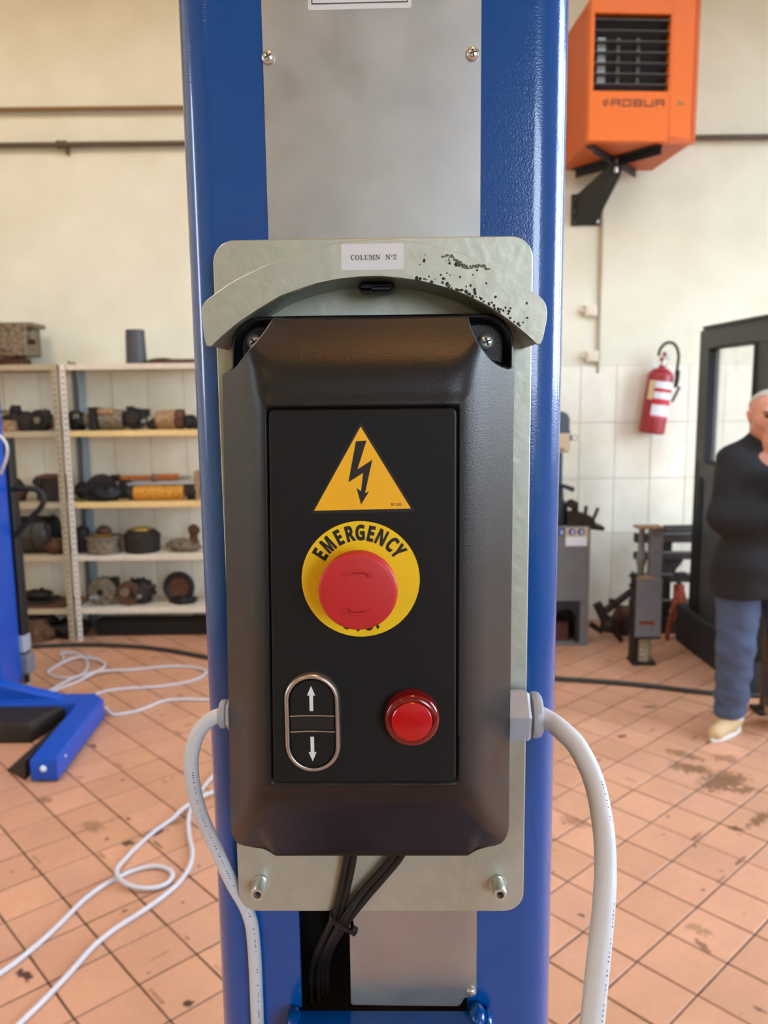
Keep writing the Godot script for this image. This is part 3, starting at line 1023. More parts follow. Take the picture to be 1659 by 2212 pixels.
func control_box():
	var t := thing("control_box", "black plastic lift control box with emergency stop, arrow buttons and red lamp", "control box", FRAME * shift(0.001, -0.196, -0.088))
	var s := shift(-0.001, 0.196, 0.088)
	part(t, "cover", cover_mesh(s), M.black_case)
	pan_screw(t, s * mm(-61.0, 122.7, -63.0), 0.0047, 0.6)
	pan_screw(t, s * mm(69.9, 121.5, -63.0), 0.0047, 0.35)
	part(t, "front_panel", MB.new().extrude(scaled(leaning(rrect(-48.2, -110.5, 48.7, 85.8, 3.0, 5))), -0.005, 0.0, 0.0009, s).done(), M.panel)
	# warning sign
	var tri := PackedVector2Array([Vector2(-22.9, 35.3), Vector2(25.8, 36.0), Vector2(1.2, 77.2)])
	var sg := part(t, "warning_sign", MB.new().extrude(scaled(PackedVector2Array([Vector2(-25.0, 33.6), Vector2(28.0, 34.4), Vector2(1.2, 79.6)])), 0.0, 0.0002, 0.0, s).done(), M.ink)
	part(sg, "yellow_triangle", MB.new().extrude(scaled(tri), 0.0001, 0.0003, 0.0, s).done(), M.yellow)
	var bolt := PackedVector2Array([Vector2(-1.3, 70.0), Vector2(-5.4, 49.5), Vector2(2.1, 54.2), Vector2(0.9, 45.0), Vector2(-1.3, 46.6), Vector2(0.8, 38.2), Vector2(5.0, 44.9), Vector2(2.9, 44.0), Vector2(6.8, 60.7), Vector2(-0.7, 56.0), Vector2(4.0, 70.3)])
	part(sg, "lightning_arrow", MB.new().extrude(scaled(bolt), 0.0002, 0.0004, 0.0, s).done(), M.ink)
	part(sg, "printed_code", letters("M.205", 0.0014, true), M.brown_ink, s * shift(0.0185, 0.0381, 0.00033))
	# emergency stop: yellow disc, lettering, mushroom head
	var disc := part(t, "emergency_disc", MB.new().lathe(drum(0.0301, 0.0, 0.0008, 0.0002), 96, s * zface(Vector3(0, -0.0003, 0))).done(), M.yellow_disc)
	var word := SurfaceTool.new()
	word.begin(Mesh.PRIMITIVE_TRIANGLES)
	var ems := "EMERGENCY"
	var ang := [57.0, 42.0, 26.5, 13.0, 0.0, -13.0, -26.4, -41.0, -53.0]
	for k in ems.length():
		var tm := letters(ems[k], 0.0075, true, "Droid Sans", 0.9)
		var a := deg_to_rad(ang[k])
		var xf := s * shift(0, -0.0003, 0.00086) * Transform3D(Basis(Vector3(0, 0, 1), a), Vector3.ZERO) * shift(0, 0.0238, 0) * Transform3D(Basis.from_scale(Vector3(0.72 if ems[k] != "M" else 0.66, 1, 1)), Vector3.ZERO)
		word.append_from(tm, 0, xf)
	var stop := "STOP"
	for k in 4:
		var tm := letters(stop[k], 0.0075, true, "Droid Sans", 0.9)
		var a := deg_to_rad([-16.8, -4.2, 8.6, 20.6][k])
		var xf := s * shift(0, -0.0003, 0.00086) * Transform3D(Basis(Vector3(0, 0, 1), a), Vector3.ZERO) * shift(0, -0.0236, 0) * Transform3D(Basis.from_scale(Vector3(0.72, 1, 1)), Vector3.ZERO)
		word.append_from(tm, 0, xf)
	part(disc, "emergency_stop_lettering", word.commit(), M.ink)
	var head := MB.new()
	var pr := [Vector2(0, 0.0005), Vector2(0.0115, 0.0005), Vector2(0.0125, 0.012), Vector2(0.0155, 0.0165), Vector2(0.0184, 0.0180)]
	for k in 8:
		var a := PI / 2 * k / 7.0
		pr.append(Vector2(0.0168 + 0.0022 * cos(a), 0.0262 + 0.0022 * sin(a)))
	pr.append(Vector2(0.011, 0.0290))
	pr.append(Vector2(0.0, 0.0293))
	head.lathe(pr, 120, s * zface(Vector3.ZERO))
	var mh := part(t, "emergency_button", head.done(), M.red)
	var ribs := MB.new()
	for k in 72:
		var a := TAU * k / 72
		ribs.box(Vector3(0.0176, 0, 0.0200), Vector3(0.0014, 0.0007, 0.0060), 0.0002, s * Transform3D(Basis(Vector3(0, 0, 1), a), Vector3.ZERO))
	part(mh, "grip_ribs", ribs.done(), M.red)
	for e in [0, 1]:
		var arc := PackedVector2Array()
		for k in 15:
			var a := deg_to_rad(lerpf(133, 58, k / 14.0) + 180.0 * e)
			arc.append(Vector2(cos(a), sin(a)) * 11.4)
		var tip := deg_to_rad(58.0 + 180.0 * e)
		arc.append(Vector2(cos(tip), sin(tip)) * 12.6)
		arc.append(Vector2(cos(tip - 0.17), sin(tip - 0.17)) * 10.5)
		arc.append(Vector2(cos(tip), sin(tip)) * 8.6)
		for k in 15:
			var a := deg_to_rad(lerpf(58, 133, k / 14.0) + 180.0 * e)
			arc.append(Vector2(cos(a), sin(a)) * 9.8)
		arc.reverse()
		part(mh, "turn_arrow", MB.new().extrude(scaled(arc), 0.0285, 0.02955, 0.0004, s).done(), M.red)
	# twin push-button with arrows
	var dc := Vector2(-26.2, -76.2)
	var outer := capsule2(dc, 14.6, 27.0)
	var tw := part(t, "twin_push_button", ring_wall(outer, capsule2(dc, 11.7, 24.1), capsule2(dc, 12.2, 24.6), 0.0, 0.0042, s), M.satin)
	part(tw, "button_bed", MB.new().extrude(scaled(capsule2(dc, 11.75, 24.15)), 0.0, 0.0022, 0.0, s).done(), M.panel)
	for e in [1, -1]:
		var cut := PackedVector2Array()
		for q in capsule2(dc, 11.3, 23.7):
			if (q.y - dc.y) * e > 4.5:
				cut.append(q)
		var ends := [Vector2(dc.x + 11.3, dc.y + 4.5 * e), Vector2(dc.x - 11.3, dc.y + 4.5 * e)]
		var face := PackedVector2Array()
		var top := []
		for q in cut:
			top.append(q)
		top.append_array(ends)
		top.sort_custom(func(a2, b2): return (a2 - (dc + Vector2(0, 12.0 * e))).angle() < (b2 - (dc + Vector2(0, 12.0 * e))).angle())
		for q in top:
			face.append(q)
		var pb := part(tw, "arrow_button", MB.new().extrude(scaled(face), 0.002, 0.0038, 0.0004, s).done(), M.panel)
		var ar := PackedVector2Array([Vector2(-0.95, -6.6), Vector2(0.95, -6.6), Vector2(0.95, 2.0), Vector2(2.15, 1.7), Vector2(0.0, 7.0), Vector2(-2.15, 1.7), Vector2(-0.95, 2.0)])
		var pts := PackedVector2Array()
		for q in ar:
			pts.append(dc + Vector2(-0.2, 13.6 * e) + q * e)
		part(pb, "white_arrow", MB.new().extrude(scaled(pts), 0.0037, 0.0039, 0.0, s).done(), M.white_print)
		var line := []
		for k in 9:
			var x := lerpf(-11.6, 11.6, k / 8.0)
			line.append(s * mm(dc.x + x, dc.y + 4.3 * e - 0.25 + 0.35 * (1.0 - pow(x / 11.6, 2)), 3.5))
		part(tw, "divider", MB.new().tube(line, 0.00042, 8).done(), M.satin)
	var mid := part(tw, "centre_window", MB.new().extrude(scaled(rrect(dc.x - 11.4, dc.y - 3.9, dc.x + 11.4, dc.y + 3.9, 0.6, 2)), 0.002, 0.0032, 0.0003, s).done(), M.black)
	mid.set_meta("label", "blank black window between the arrows")
	# red pilot lamp
	var lens := MB.new()
	var lp := [Vector2(0, 0), Vector2(0.0142, 0), Vector2(0.0144, 0.001), Vector2(0.0144, 0.004), Vector2(0.0141, 0.0065)]
	for k in 8:
		var a := PI / 2 * (k + 1) / 8.0
		lp.append(Vector2(0.0108 + 0.0033 * cos(a), 0.0068 + 0.0030 * sin(a)))
	lp.append(Vector2(0.0102, 0.0094))
	lp.append(Vector2(0.0, 0.0094))
	lens.lathe(lp, 80, s * zface(mm(25.6, -72.8, 0)))
	var pl := part(t, "pilot_lamp", lens.done(), M.red_lens)
	pl.set_meta("label", "dark red lamp rim")
	var core := MB.new()
	core.lathe([Vector2(0, 0.008), Vector2(0.0104, 0.008), Vector2(0.0104, 0.0098), Vector2(0.0100, 0.0103), Vector2(0.006, 0.0109), Vector2(0, 0.0111)], 64, s * zface(mm(25.6, -72.8, 0)))
	part(pl, "lens_face", core.done(), M.red_lens_core)
	# cable glands on both sides
	for e in [1, -1]:
		var y := -102.2 if e > 0 else -98.4
		var x := 90.6 if e > 0 else -80.6
		var k := 1.0 if e > 0 else 0.62
		var ax := s * Transform3D(Basis(Vector3(0, 1, 0), Vector3(e, 0, 0), Vector3(0, 0, -e)), mm(x, y, -70 if e > 0 else -64))
		var hexa := MB.new()
		hexa.lathe([Vector2(0, -0.014), Vector2(0.0166 * k, -0.014), Vector2(0.0166 * k, 0.0055 * k), Vector2(0.0152 * k, 0.0072 * k), Vector2(0, 0.0072 * k)], 6, ax * Transform3D(Basis(Vector3(0, 1, 0), 0.25), Vector3.ZERO), true)
		var g := part(t, "cable_gland", hexa.done(), M.gland)
		part(g, "gland_nut", MB.new().lathe([Vector2(0.006 * k, 0.0080 * k), Vector2(0.0118 * k, 0.0080 * k), Vector2(0.0135 * k, 0.0090 * k), Vector2(0.0142 * k, 0.0112 * k), Vector2(0.0134 * k, 0.0138 * k), Vector2(0.0112 * k, 0.0152 * k), Vector2(0.0066 * k, 0.0156 * k), Vector2(0.0060 * k, 0.0140 * k)], 40, ax).done(), M.gland)

static func capsule2(c: Vector2, r: float, half: float) -> PackedVector2Array:
	var out := PackedVector2Array()
	for k in 25:
		var a := PI * k / 24.0
		out.append(c + Vector2(cos(a) * r, half - r + sin(a) * r))
	for k in 25:
		var a := PI + PI * k / 24.0
		out.append(c + Vector2(cos(a) * r, -(half - r) + sin(a) * r))
	return out

# a raised rim between two outlines of the same number of points, rounded on top
func ring_wall(outer: PackedVector2Array, inner: PackedVector2Array, crest_in: PackedVector2Array, z0: float, z1: float, s: Transform3D) -> ArrayMesh:
	var m := MB.new()
	var n := outer.size()
	var loops := []
	for k in 7:
		var a := PI / 2 * k / 6.0
		var lp := []
		for i in n:
			var q := outer[i].lerp(crest_in[i], 0.75 * (1.0 - cos(a)))
			lp.append(s * Vector3(q.x * 0.001, q.y * 0.001, lerpf(z0 + 0.0016, z1, sin(a))))
		loops.append(lp)
	var base := []
	var lip := []
	var down := []
	for i in n:
		base.append(s * Vector3(outer[i].x * 0.001, outer[i].y * 0.001, z0))
		lip.append(s * Vector3(crest_in[i].x * 0.001, crest_in[i].y * 0.001, z1 - 0.0003))
		down.append(s * Vector3(inner[i].x * 0.001, inner[i].y * 0.001, z0))
	loops.push_front(base)
	loops.append(lip)
	m.smooth()
	for k in loops.size() - 1:
		for i in n:
			var j := (i + 1) % n
			m.quad(loops[k][i], loops[k][j], loops[k + 1][j], loops[k + 1][i])
	m.smooth()
	for i in n:
		var j := (i + 1) % n
		m.quad(lip[i], lip[j], down[j], down[i])
	return m.done()

func from_mm(p: Array) -> Array:
	var out := []
	for q in p:
		out.append(mm(q[0], q[1], q[2]))
	return out

func near_cables():
	var specs := [
		["grey_cable", "thick grey cable bowing down from the gland on the box's right side", 5.9, [[92, -102.2, -70], [102, -102.2, -69.5], [108.0, -103.2, -66], [115.5, -105.6, -54], [123.0, -112.2, -44], [129.2, -126.0, -31], [130.4, -142.3, -14], [128.8, -158.3, 0], [124.2, -172.5, 16], [117.4, -191.6, 34], [111.0, -216.5, 50], [106, -250, 62], [104, -300, 66]], 14],
		["grey_cable", "thinner grey cable looping down from the box's left side behind the plate corner", 4.5, [[-80, -98.4, -64], [-88.5, -98.8, -63.5], [-96.6, -102.0, -62.5], [-104.0, -110.9, -62], [-108.6, -126.7, -62.5], [-109.0, -146.7, -66], [-107.9, -173.4, -78], [-102.8, -205.8, -93], [-95.0, -230.6, -97.3], [-84.8, -253.0, -97.4], [-81.6, -276.7, -97.4], [-81.0, -343.6, -97.4], [-80.6, -600, -97.4], [-80.5, -900, -97.4]], 12]]
	for q in specs:
		var pts := spline(from_mm(q[3]), q[4])
		var first: Vector3 = FRAME * (pts[0] as Vector3)
		var loc := Transform3D(FRAME.basis, first)
		var t := thing(q[0], q[1], "cable", loc, "grey cables of the control box")
		var p2 := []
		for p in pts:
			p2.append((p as Vector3) - (pts[0] as Vector3))
		part(t, "sheath", MB.new().tube(p2, q[2] * 0.001, 24).done(), M.cable)
		# faint printing along the sheath
		var pm := MB.new()
		pm.flat()
		var r := RandomNumberGenerator.new()
		r.seed = 21
		var rr: float = q[2] * 0.001 + 0.00004
		for i in range(30, p2.size() - 2):
			var a: Vector3 = p2[i]
			var b: Vector3 = p2[i + 1]
			var d := (b - a).normalized()
			var side := d.cross(Vector3(0, 0, 1)).normalized()
			var nrm := (Vector3(0, 0, 1) * 0.90 - side * 0.44).normalized()
			nrm = (nrm - d * nrm.dot(d)).normalized()
			var across := d.cross(nrm)
			var n := int((b - a).length() / 0.0016)
			for k in n:
				if r.randf() < 0.42:
					continue
				var c := a.lerp(b, (k + 0.5) / n) + nrm * rr
				var hx := d * 0.00042
				var hy := across * r.randf_range(0.0002, 0.0007)
				pm.quad_out(c - hx - hy, c + hx - hy, c + hx + hy, c - hx + hy, c - nrm)
		part(t, "printed_marks", pm.done(), M.faint_ink)
	var blacks := [
		[[-14.8, -190, -80], [-15.8, -203, -81.5], [-18.6, -218.0, -82.5], [-22.2, -235.0, -83], [-26.4, -250.3, -85], [-36.3, -278.4, -98], [-46.0, -314.9, -122], [-48.6, -353.3, -140]],
		[[-10.6, -190, -81], [-11.6, -203, -81.5], [-14.4, -218.0, -82.5], [-18.4, -235.0, -83], [-22.4, -251.3, -86], [-32.3, -280.4, -99], [-41.0, -314.9, -122], [-43.6, -353.3, -140]],
		[[20.0, -190, -79], [14.4, -202, -81], [5.8, -213.7, -82], [-6.5, -228.4, -82], [-18.6, -246.4, -80.5], [-29.7, -273.4, -93], [-37.3, -307.9, -118], [-40.0, -346.1, -138]],
		[[25.0, -190, -80], [18.4, -203.4, -81], [9.4, -215.7, -82], [-2.5, -230.4, -82], [-15.2, -248.4, -84], [-27.0, -275.4, -97], [-34.3, -308.9, -120], [-37.0, -346.1, -140]]]
	var names := ["leftmost black cable hanging under the box, straight into the tie", "black cable beside the leftmost one hanging under the box", "upper one of the two slanting black cables under the box", "lower one of the two slanting black cables under the box"]
	for k in 4:
		var pts := spline(from_mm(blacks[k]), 8)
		var t := thing("black_cable", names[k], "cable", Transform3D(FRAME.basis, FRAME * (pts[0] as Vector3)), "black cables under the control box")
		var p2 := []
		for p in pts:
			p2.append((p as Vector3) - (pts[0] as Vector3))
		part(t, "sheath", MB.new().tube(p2, 0.0024, 12).done(), M.rubber)
	var tie := thing("cable_tie", "black cable tie bundling the cables below the plate", "cable tie", FRAME * Transform3D(Basis(Vector3(0, 0, 1), -0.6), mm(-20.5, -250, -84)))
	part(tie, "strap", ring_wall(scaled(rrect(-9.0, -6.8, 8.6, 6.4, 4, 5), 1.0), scaled(rrect(-8.0, -5.8, 7.6, 5.4, 3.4, 5), 1.0), scaled(rrect(-8.2, -6.0, 7.8, 5.6, 3.6, 5), 1.0), -0.0015, 0.0015, Transform3D(Basis(Vector3(1, 0, 0), Vector3(0, 0, 1), Vector3(0, -1, 0)), Vector3.ZERO)), M.rubber)
	part(tie, "lock_head", MB.new().box(Vector3(0.0098, 0, 0.002), Vector3(0.0046, 0.0046, 0.005), 0.0006).done(), M.rubber)


# ---------------------------------------------------------------- second lift on the left, cables and hose on the floor
func second_lift():
	var at := Vector3(-2.045, 0, -4.22)
	var t := thing("second_lift", "blue lift post with a splayed foot standing in front of the shelves", "lift column", Transform3D(Basis(), at))
	var s := Transform3D(Basis(), -at)
	part(t, "post", MB.new().box(Vector3(-2.150, 1.50, -4.22), Vector3(0.25, 2.78, 0.24), 0.012, s).done(), M.blue_far)
	part(t, "mast_rail", MB.new().box(Vector3(-2.035, 0.86, -4.385), Vector3(0.06, 1.20, 0.08), 0.006, s).done(), M.black)
	# foot: a beam to the right and a leg towards the camera, mitred where they meet
	var beam := PackedVector2Array([Vector2(-2.20, 4.00), Vector2(-1.60, 4.00), Vector2(-1.60, 4.13), Vector2(-2.20, 4.13)])
	var flat := Transform3D(Basis(Vector3(1, 0, 0), Vector3(0, 0, -1), Vector3(0, 1, 0)), Vector3.ZERO)
	part(t, "foot_beam", MB.new().extrude(beam, 0.012, 0.112, 0.006, s * flat).done(), M.blue_far)
	var leg := PackedVector2Array([Vector2(-1.562, 3.35), Vector2(-1.445, 3.35), Vector2(-1.478, 4.05), Vector2(-1.545, 4.135), Vector2(-1.62, 4.13), Vector2(-1.60, 4.00)])
	var lg := part(t, "foot_leg", MB.new().extrude(leg, 0.012, 0.112, 0.008, s * flat).done(), M.blue_far)
	part(lg, "end_bolt", MB.new().lathe([Vector2(0, 0), Vector2(0.014, 0), Vector2(0.013, 0.006), Vector2(0.007, 0.011), Vector2(0, 0.012)], 16, s * axis("z", Vector3(-1.505, 0.066, -3.35))).done(), M.white_print)
	part(lg, "side_bolt", MB.new().lathe([Vector2(0, 0), Vector2(0.007, 0), Vector2(0.006, 0.004), Vector2(0, 0.006)], 12, s * axis("x", Vector3(-1.452, 0.072, -3.46))).done(), M.white_print)
	part(lg, "foot_pad", MB.new().box(Vector3(-1.50, 0.006, -3.40), Vector3(0.09, 0.012, 0.07), 0.003, s).done(), M.rubber)
	part(lg, "foot_pad", MB.new().box(Vector3(-1.53, 0.006, -4.06), Vector3(0.09, 0.012, 0.07), 0.003, s).done(), M.rubber)
	# gusset with its weld seam
	var g := PackedVector2Array([Vector2(-2.03, 0.11), Vector2(-1.70, 0.11), Vector2(-1.72, 0.125), Vector2(-2.03, 0.205)])
	var gu := part(t, "gusset", MB.new().extrude(g, -4.105, -4.03, 0.004, s).done(), M.blue_far)
	part(gu, "weld_seam", MB.new().tube([s * Vector3(-2.02, 0.114, -4.026), s * Vector3(-1.85, 0.115, -4.025), s * Vector3(-1.68, 0.114, -4.026)], 0.006, 8).done(), M.blue_far)
	# the forks: black plates low beside the leg
	var fk := PackedVector2Array([Vector2(-2.25, 3.76), Vector2(-1.74, 3.76), Vector2(-1.66, 3.995), Vector2(-2.25, 3.995)])
	part(t, "fork_plate", MB.new().extrude(fk, 0.006, 0.10, 0.02, s * flat).done(), M.dark_steel)
	var wedge := MB.new()
	wedge.flat()
	var w := []
	for q in [[-1.725, 0.004, -3.47], [-1.60, 0.004, -3.37], [-1.605, 0.075, -3.40], [-1.66, 0.012, -4.0], [-1.585, 0.004, -4.0], [-1.585, 0.10, -4.0]]:
		w.append(s * Vector3(q[0], q[1], q[2]))
	var wc := s * Vector3(-1.63, 0.03, -3.7)
	wedge.tri_out(w[0], w[1], w[2], wc)
	wedge.tri_out(w[3], w[4], w[5], wc)
	wedge.quad_out(w[0], w[2], w[5], w[3], wc)
	wedge.quad_out(w[1], w[2], w[5], w[4], wc)
	wedge.quad_out(w[0], w[1], w[4], w[3], wc)
	part(t, "fork_tip", wedge.done(), M.dark_steel)
	# pump handle, control parts
	var h := spline([Vector3(-2.03, 1.185, -4.36), Vector3(-1.95, 1.187, -4.36), Vector3(-1.885, 1.182, -4.36), Vector3(-1.850, 1.150, -4.36), Vector3(-1.852, 1.100, -4.36), Vector3(-1.90, 1.045, -4.36), Vector3(-1.96, 0.985, -4.36), Vector3(-2.02, 0.92, -4.36)], 5)
	var hp := []
	for p in h:
		hp.append(s * (p as Vector3))
	part(t, "pump_handle", MB.new().tube(hp, 0.016, 12).done(), M.rubber)
	part(t, "junction_box", MB.new().box(Vector3(-2.045, 0.318, -4.38), Vector3(0.09, 0.10, 0.09), 0.008, s).done(), M.gland)
	var so := part(t, "socket_box", MB.new().box(Vector3(-2.03, 0.20, -4.38), Vector3(0.095, 0.115, 0.09), 0.012, s).done(), M.grey_stand)
	part(so, "cable_stub", MB.new().lathe(drum(0.014, -0.05, 0.0, 0.003), 14, s * shift(-2.01, 0.145, -4.36)).done(), M.rubber)
	part(t, "support_leg", MB.new().box(Vector3(-2.05, 0.075, -4.39), Vector3(0.07, 0.15, 0.06), 0.004, s).done(), M.conduit)
	var curl := spline([Vector3(-1.93, 1.50, -4.02), Vector3(-1.885, 1.49, -4.0), Vector3(-1.852, 1.45, -3.99), Vector3(-1.852, 1.40, -3.99), Vector3(-1.875, 1.345, -4.0), Vector3(-1.915, 1.30, -4.04)], 6)
	var c := thing("white_cable", "short white cable curling out beside the blue post by the shelves", "cable", Transform3D(Basis(), curl[0]), "white cables")
	var cp := []
	for p in curl:
		cp.append((p as Vector3) - (curl[0] as Vector3))
	part(c, "sheath", MB.new().tube(cp, 0.007, 12).done(), M.white_cable)

func floor_run(called: String, label: String, pts: Array, r: float, m: Material, group: String, cat := "cable"):
	var p := spline(pts, 7)
	var at: Vector3 = p[0]
	at.y = 0.0
	var t := thing(called, label, cat, Transform3D(Basis(), at), group)
	var q := []
	for v in p:
		q.append((v as Vector3) - at)
	part(t, "sheath", MB.new().tube(q, r, 14).done(), m)

func floor_cables():
	var r := 0.0082
	floor_run("white_cable", "white cable running along the floor nearest the camera, beside the looped one", lay([[-1.03, -1.86], [-0.997, -1.962], [-0.967, -2.047], [-0.936, -2.152], [-0.906, -2.268], [-0.864, -2.352], [-0.810, -2.428], [-0.755, -2.519], [-0.721, -2.602], [-0.711, -2.698], [-0.724, -2.785], [-0.756, -2.876], [-0.786, -2.984], [-0.800, -3.077], [-0.799, -3.20], [-0.78, -3.33], [-0.755, -3.45], [-0.72, -3.56], [-0.6, -3.7], [-0.42, -3.5], [-0.25, -2.8], [-0.12, -1.8], [-0.06, -0.82]], r), r, M.white_cable, "white cables")
	var loop := [[-1.22, -2.04], [-1.165, -2.12], [-1.141, -2.153], [-1.109, -2.214], [-1.074, -2.304], [-1.047, -2.398], [-1.022, -2.495], [-0.986, -2.572], [-0.950, -2.618], [-0.904, -2.665], [-0.839, -2.689], [-0.780, -2.667], [-0.757, -2.622], [-0.773, -2.575], [-0.825, -2.549], [-0.884, -2.557], [-0.935, -2.598], [-0.958, -2.650], [-0.954, -2.720], [-0.939, -2.816], [-0.904, -2.922], [-0.858, -3.016], [-0.825, -3.077], [-0.79, -3.13], [-0.755, -3.19], [-0.70, -3.25], [-0.58, -3.25], [-0.40, -3.0], [-0.22, -2.3], [-0.10, -1.5], [0.0, -0.82]]
	var lp := lay(loop, r)
	for k in range(14, 19):
		lp[k].y += [0.006, 0.012, 0.014, 0.014, 0.008][k - 14]
	for k in [22, 23, 24]:
		lp[k].y += 0.014
	floor_run("white_cable", "white cable with one small round loop lying on the floor tiles", lp, r, M.white_cable, "white cables")
	var c := lay([[-2.07, -5.02], [-2.13, -5.13], [-2.093, -5.141], [-1.994, -5.100], [-1.893, -4.952], [-1.849, -4.814], [-1.851, -4.684], [-1.943, -4.665], [-2.037, -4.722], [-2.069, -4.788], [-2.055, -4.923], [-1.983, -5.008], [-1.885, -4.994], [-1.781, -4.913], [-1.740, -4.827], [-1.762, -4.713], [-1.827, -4.590], [-1.884, -4.488], [-1.95, -4.36], [-2.0, -4.20]], r)
	for k in range(11, 16):
		c[k].y += 0.013
	floor_run("white_cable", "white cable lying in two wide coils behind the blue foot", c, r, M.white_cable, "white cables")
	var d := lay([[-1.97, -4.30], [-1.945, -4.40], [-1.915, -4.52], [-1.845, -4.64], [-1.72, -4.74], [-1.582, -4.79], [-1.376, -4.845], [-1.241, -4.843], [-1.127, -4.789], [-1.091, -4.723], [-1.121, -4.613], [-1.211, -4.540], [-1.337, -4.494], [-1.490, -4.475], [-1.584, -4.444], [-1.640, -4.394], [-1.68, -4.30], [-1.72, -4.18]], r)
	d[3].y += 0.014
	d[4].y += 0.014
	floor_run("white_cable", "white cable making a long narrow bend across the tiles behind the blue foot", d, r, M.white_cable, "white cables")
	floor_run("white_cable", "white cable leaving the blue foot to the right along the floor", lay([[-1.515, -4.18], [-1.46, -4.10], [-1.417, -4.091], [-1.334, -4.133], [-1.284, -4.195], [-1.229, -4.272], [-1.130, -4.296], [-0.987, -4.286], [-0.823, -4.273], [-0.5, -4.2], [-0.2, -3.7], [-0.05, -2.8], [0.02, -1.8], [0.06, -0.82]], r), r, M.white_cable, "white cables")
	floor_run("dark_hose", "long dark hose lying across the tiled floor behind everything", lay([[-2.62, -5.2], [-2.491, -5.243], [-2.410, -5.265], [-2.045, -5.297], [-1.650, -5.233], [-1.375, -5.125], [-1.070, -4.965], [-0.667, -4.811], [-0.094, -4.708], [0.461, -4.649], [0.965, -4.545], [1.247, -4.483], [1.490, -4.408], [1.808, -4.283], [2.092, -4.240], [2.334, -4.212], [3.2, -4.2], [4.6, -4.3]], 0.014), 0.014, M.hose, "", "hose")


# ---------------------------------------------------------------- on the back wall
func wall_services():
	var pu := thing("wall_pipe", "upper brown pipe running along the back wall", "pipe", shift(0, 3.577, -5.755), "pipes on the back wall")
	part(pu, "pipe", MB.new().tube([Vector3(-4.9, 0, 0), Vector3(1.9, 0, 0)], 0.016, 14).done(), M.pipe_brown)
	var pl := thing("wall_pipe", "lower dark pipe with a coupling running along the back wall", "pipe", shift(0, 3.352, -5.755), "pipes on the back wall")
	part(pl, "pipe", MB.new().tube([Vector3(-4.9, 0, 0), Vector3(4.9, 0, 0)], 0.018, 14).done(), M.pipe_dark)
	for x in [-2.14, 0.4, 3.2]:
		part(pl, "coupling", MB.new().lathe([Vector2(0.018, -0.03), Vector2(0.028, -0.03), Vector2(0.028, -0.012), Vector2(0.024, -0.01), Vector2(0.024, 0.01), Vector2(0.028, 0.012), Vector2(0.028, 0.03), Vector2(0.018, 0.03)], 16, axis("x", Vector3(x, 0, 0))).done(), M.pipe_dark)
		for y in [0.0]:
			part(pl, "wall_hook", MB.new().box(Vector3(x + 0.03, -0.03, -0.02), Vector3(0.012, 0.06, 0.05), 0.002).done(), M.pipe_dark)
	for x in [-3.5, -0.6, 1.05]:
		part(pu, "wall_hook", MB.new().box(Vector3(x, -0.01, -0.02), Vector3(0.012, 0.03, 0.05), 0.002).done(), M.pipe_brown)
	var cd := thing("conduit", "thin vertical cable conduit running down the wall below the heater", "conduit", shift(1.518, 1.80, -5.786))
	part(cd, "tube", MB.new().box(Vector3(0, 0.58, 0), Vector3(0.017, 1.16, 0.018), 0.003).done(), M.conduit)
	var n := 0
	for q in [[1.452, 2.226, "upper ivory junction box on the wall beside the conduit"], [1.470, 1.912, "lower ivory junction box just above the wall tiles"]]:
		var j := thing("junction_box", q[2], "junction box", shift(q[0], q[1], -5.80), "junction boxes on the wall")
		part(j, "body", MB.new().box(Vector3(0, 0, 0.022), Vector3(0.088, 0.082, 0.044), 0.008).done(), M.ivory)
		part(j, "cover", MB.new().lathe([Vector2(0, 0), Vector2(0.030, 0), Vector2(0.028, 0.006), Vector2(0, 0.007)], 24, axis("z", Vector3(0, 0, 0.044))).done(), M.ivory)
		part(j, "gland", MB.new().lathe(drum(0.012, 0, 0.03, 0.003), 14, axis("x", Vector3(-0.072, 0, 0.02))).done(), M.ivory)
		n += 1

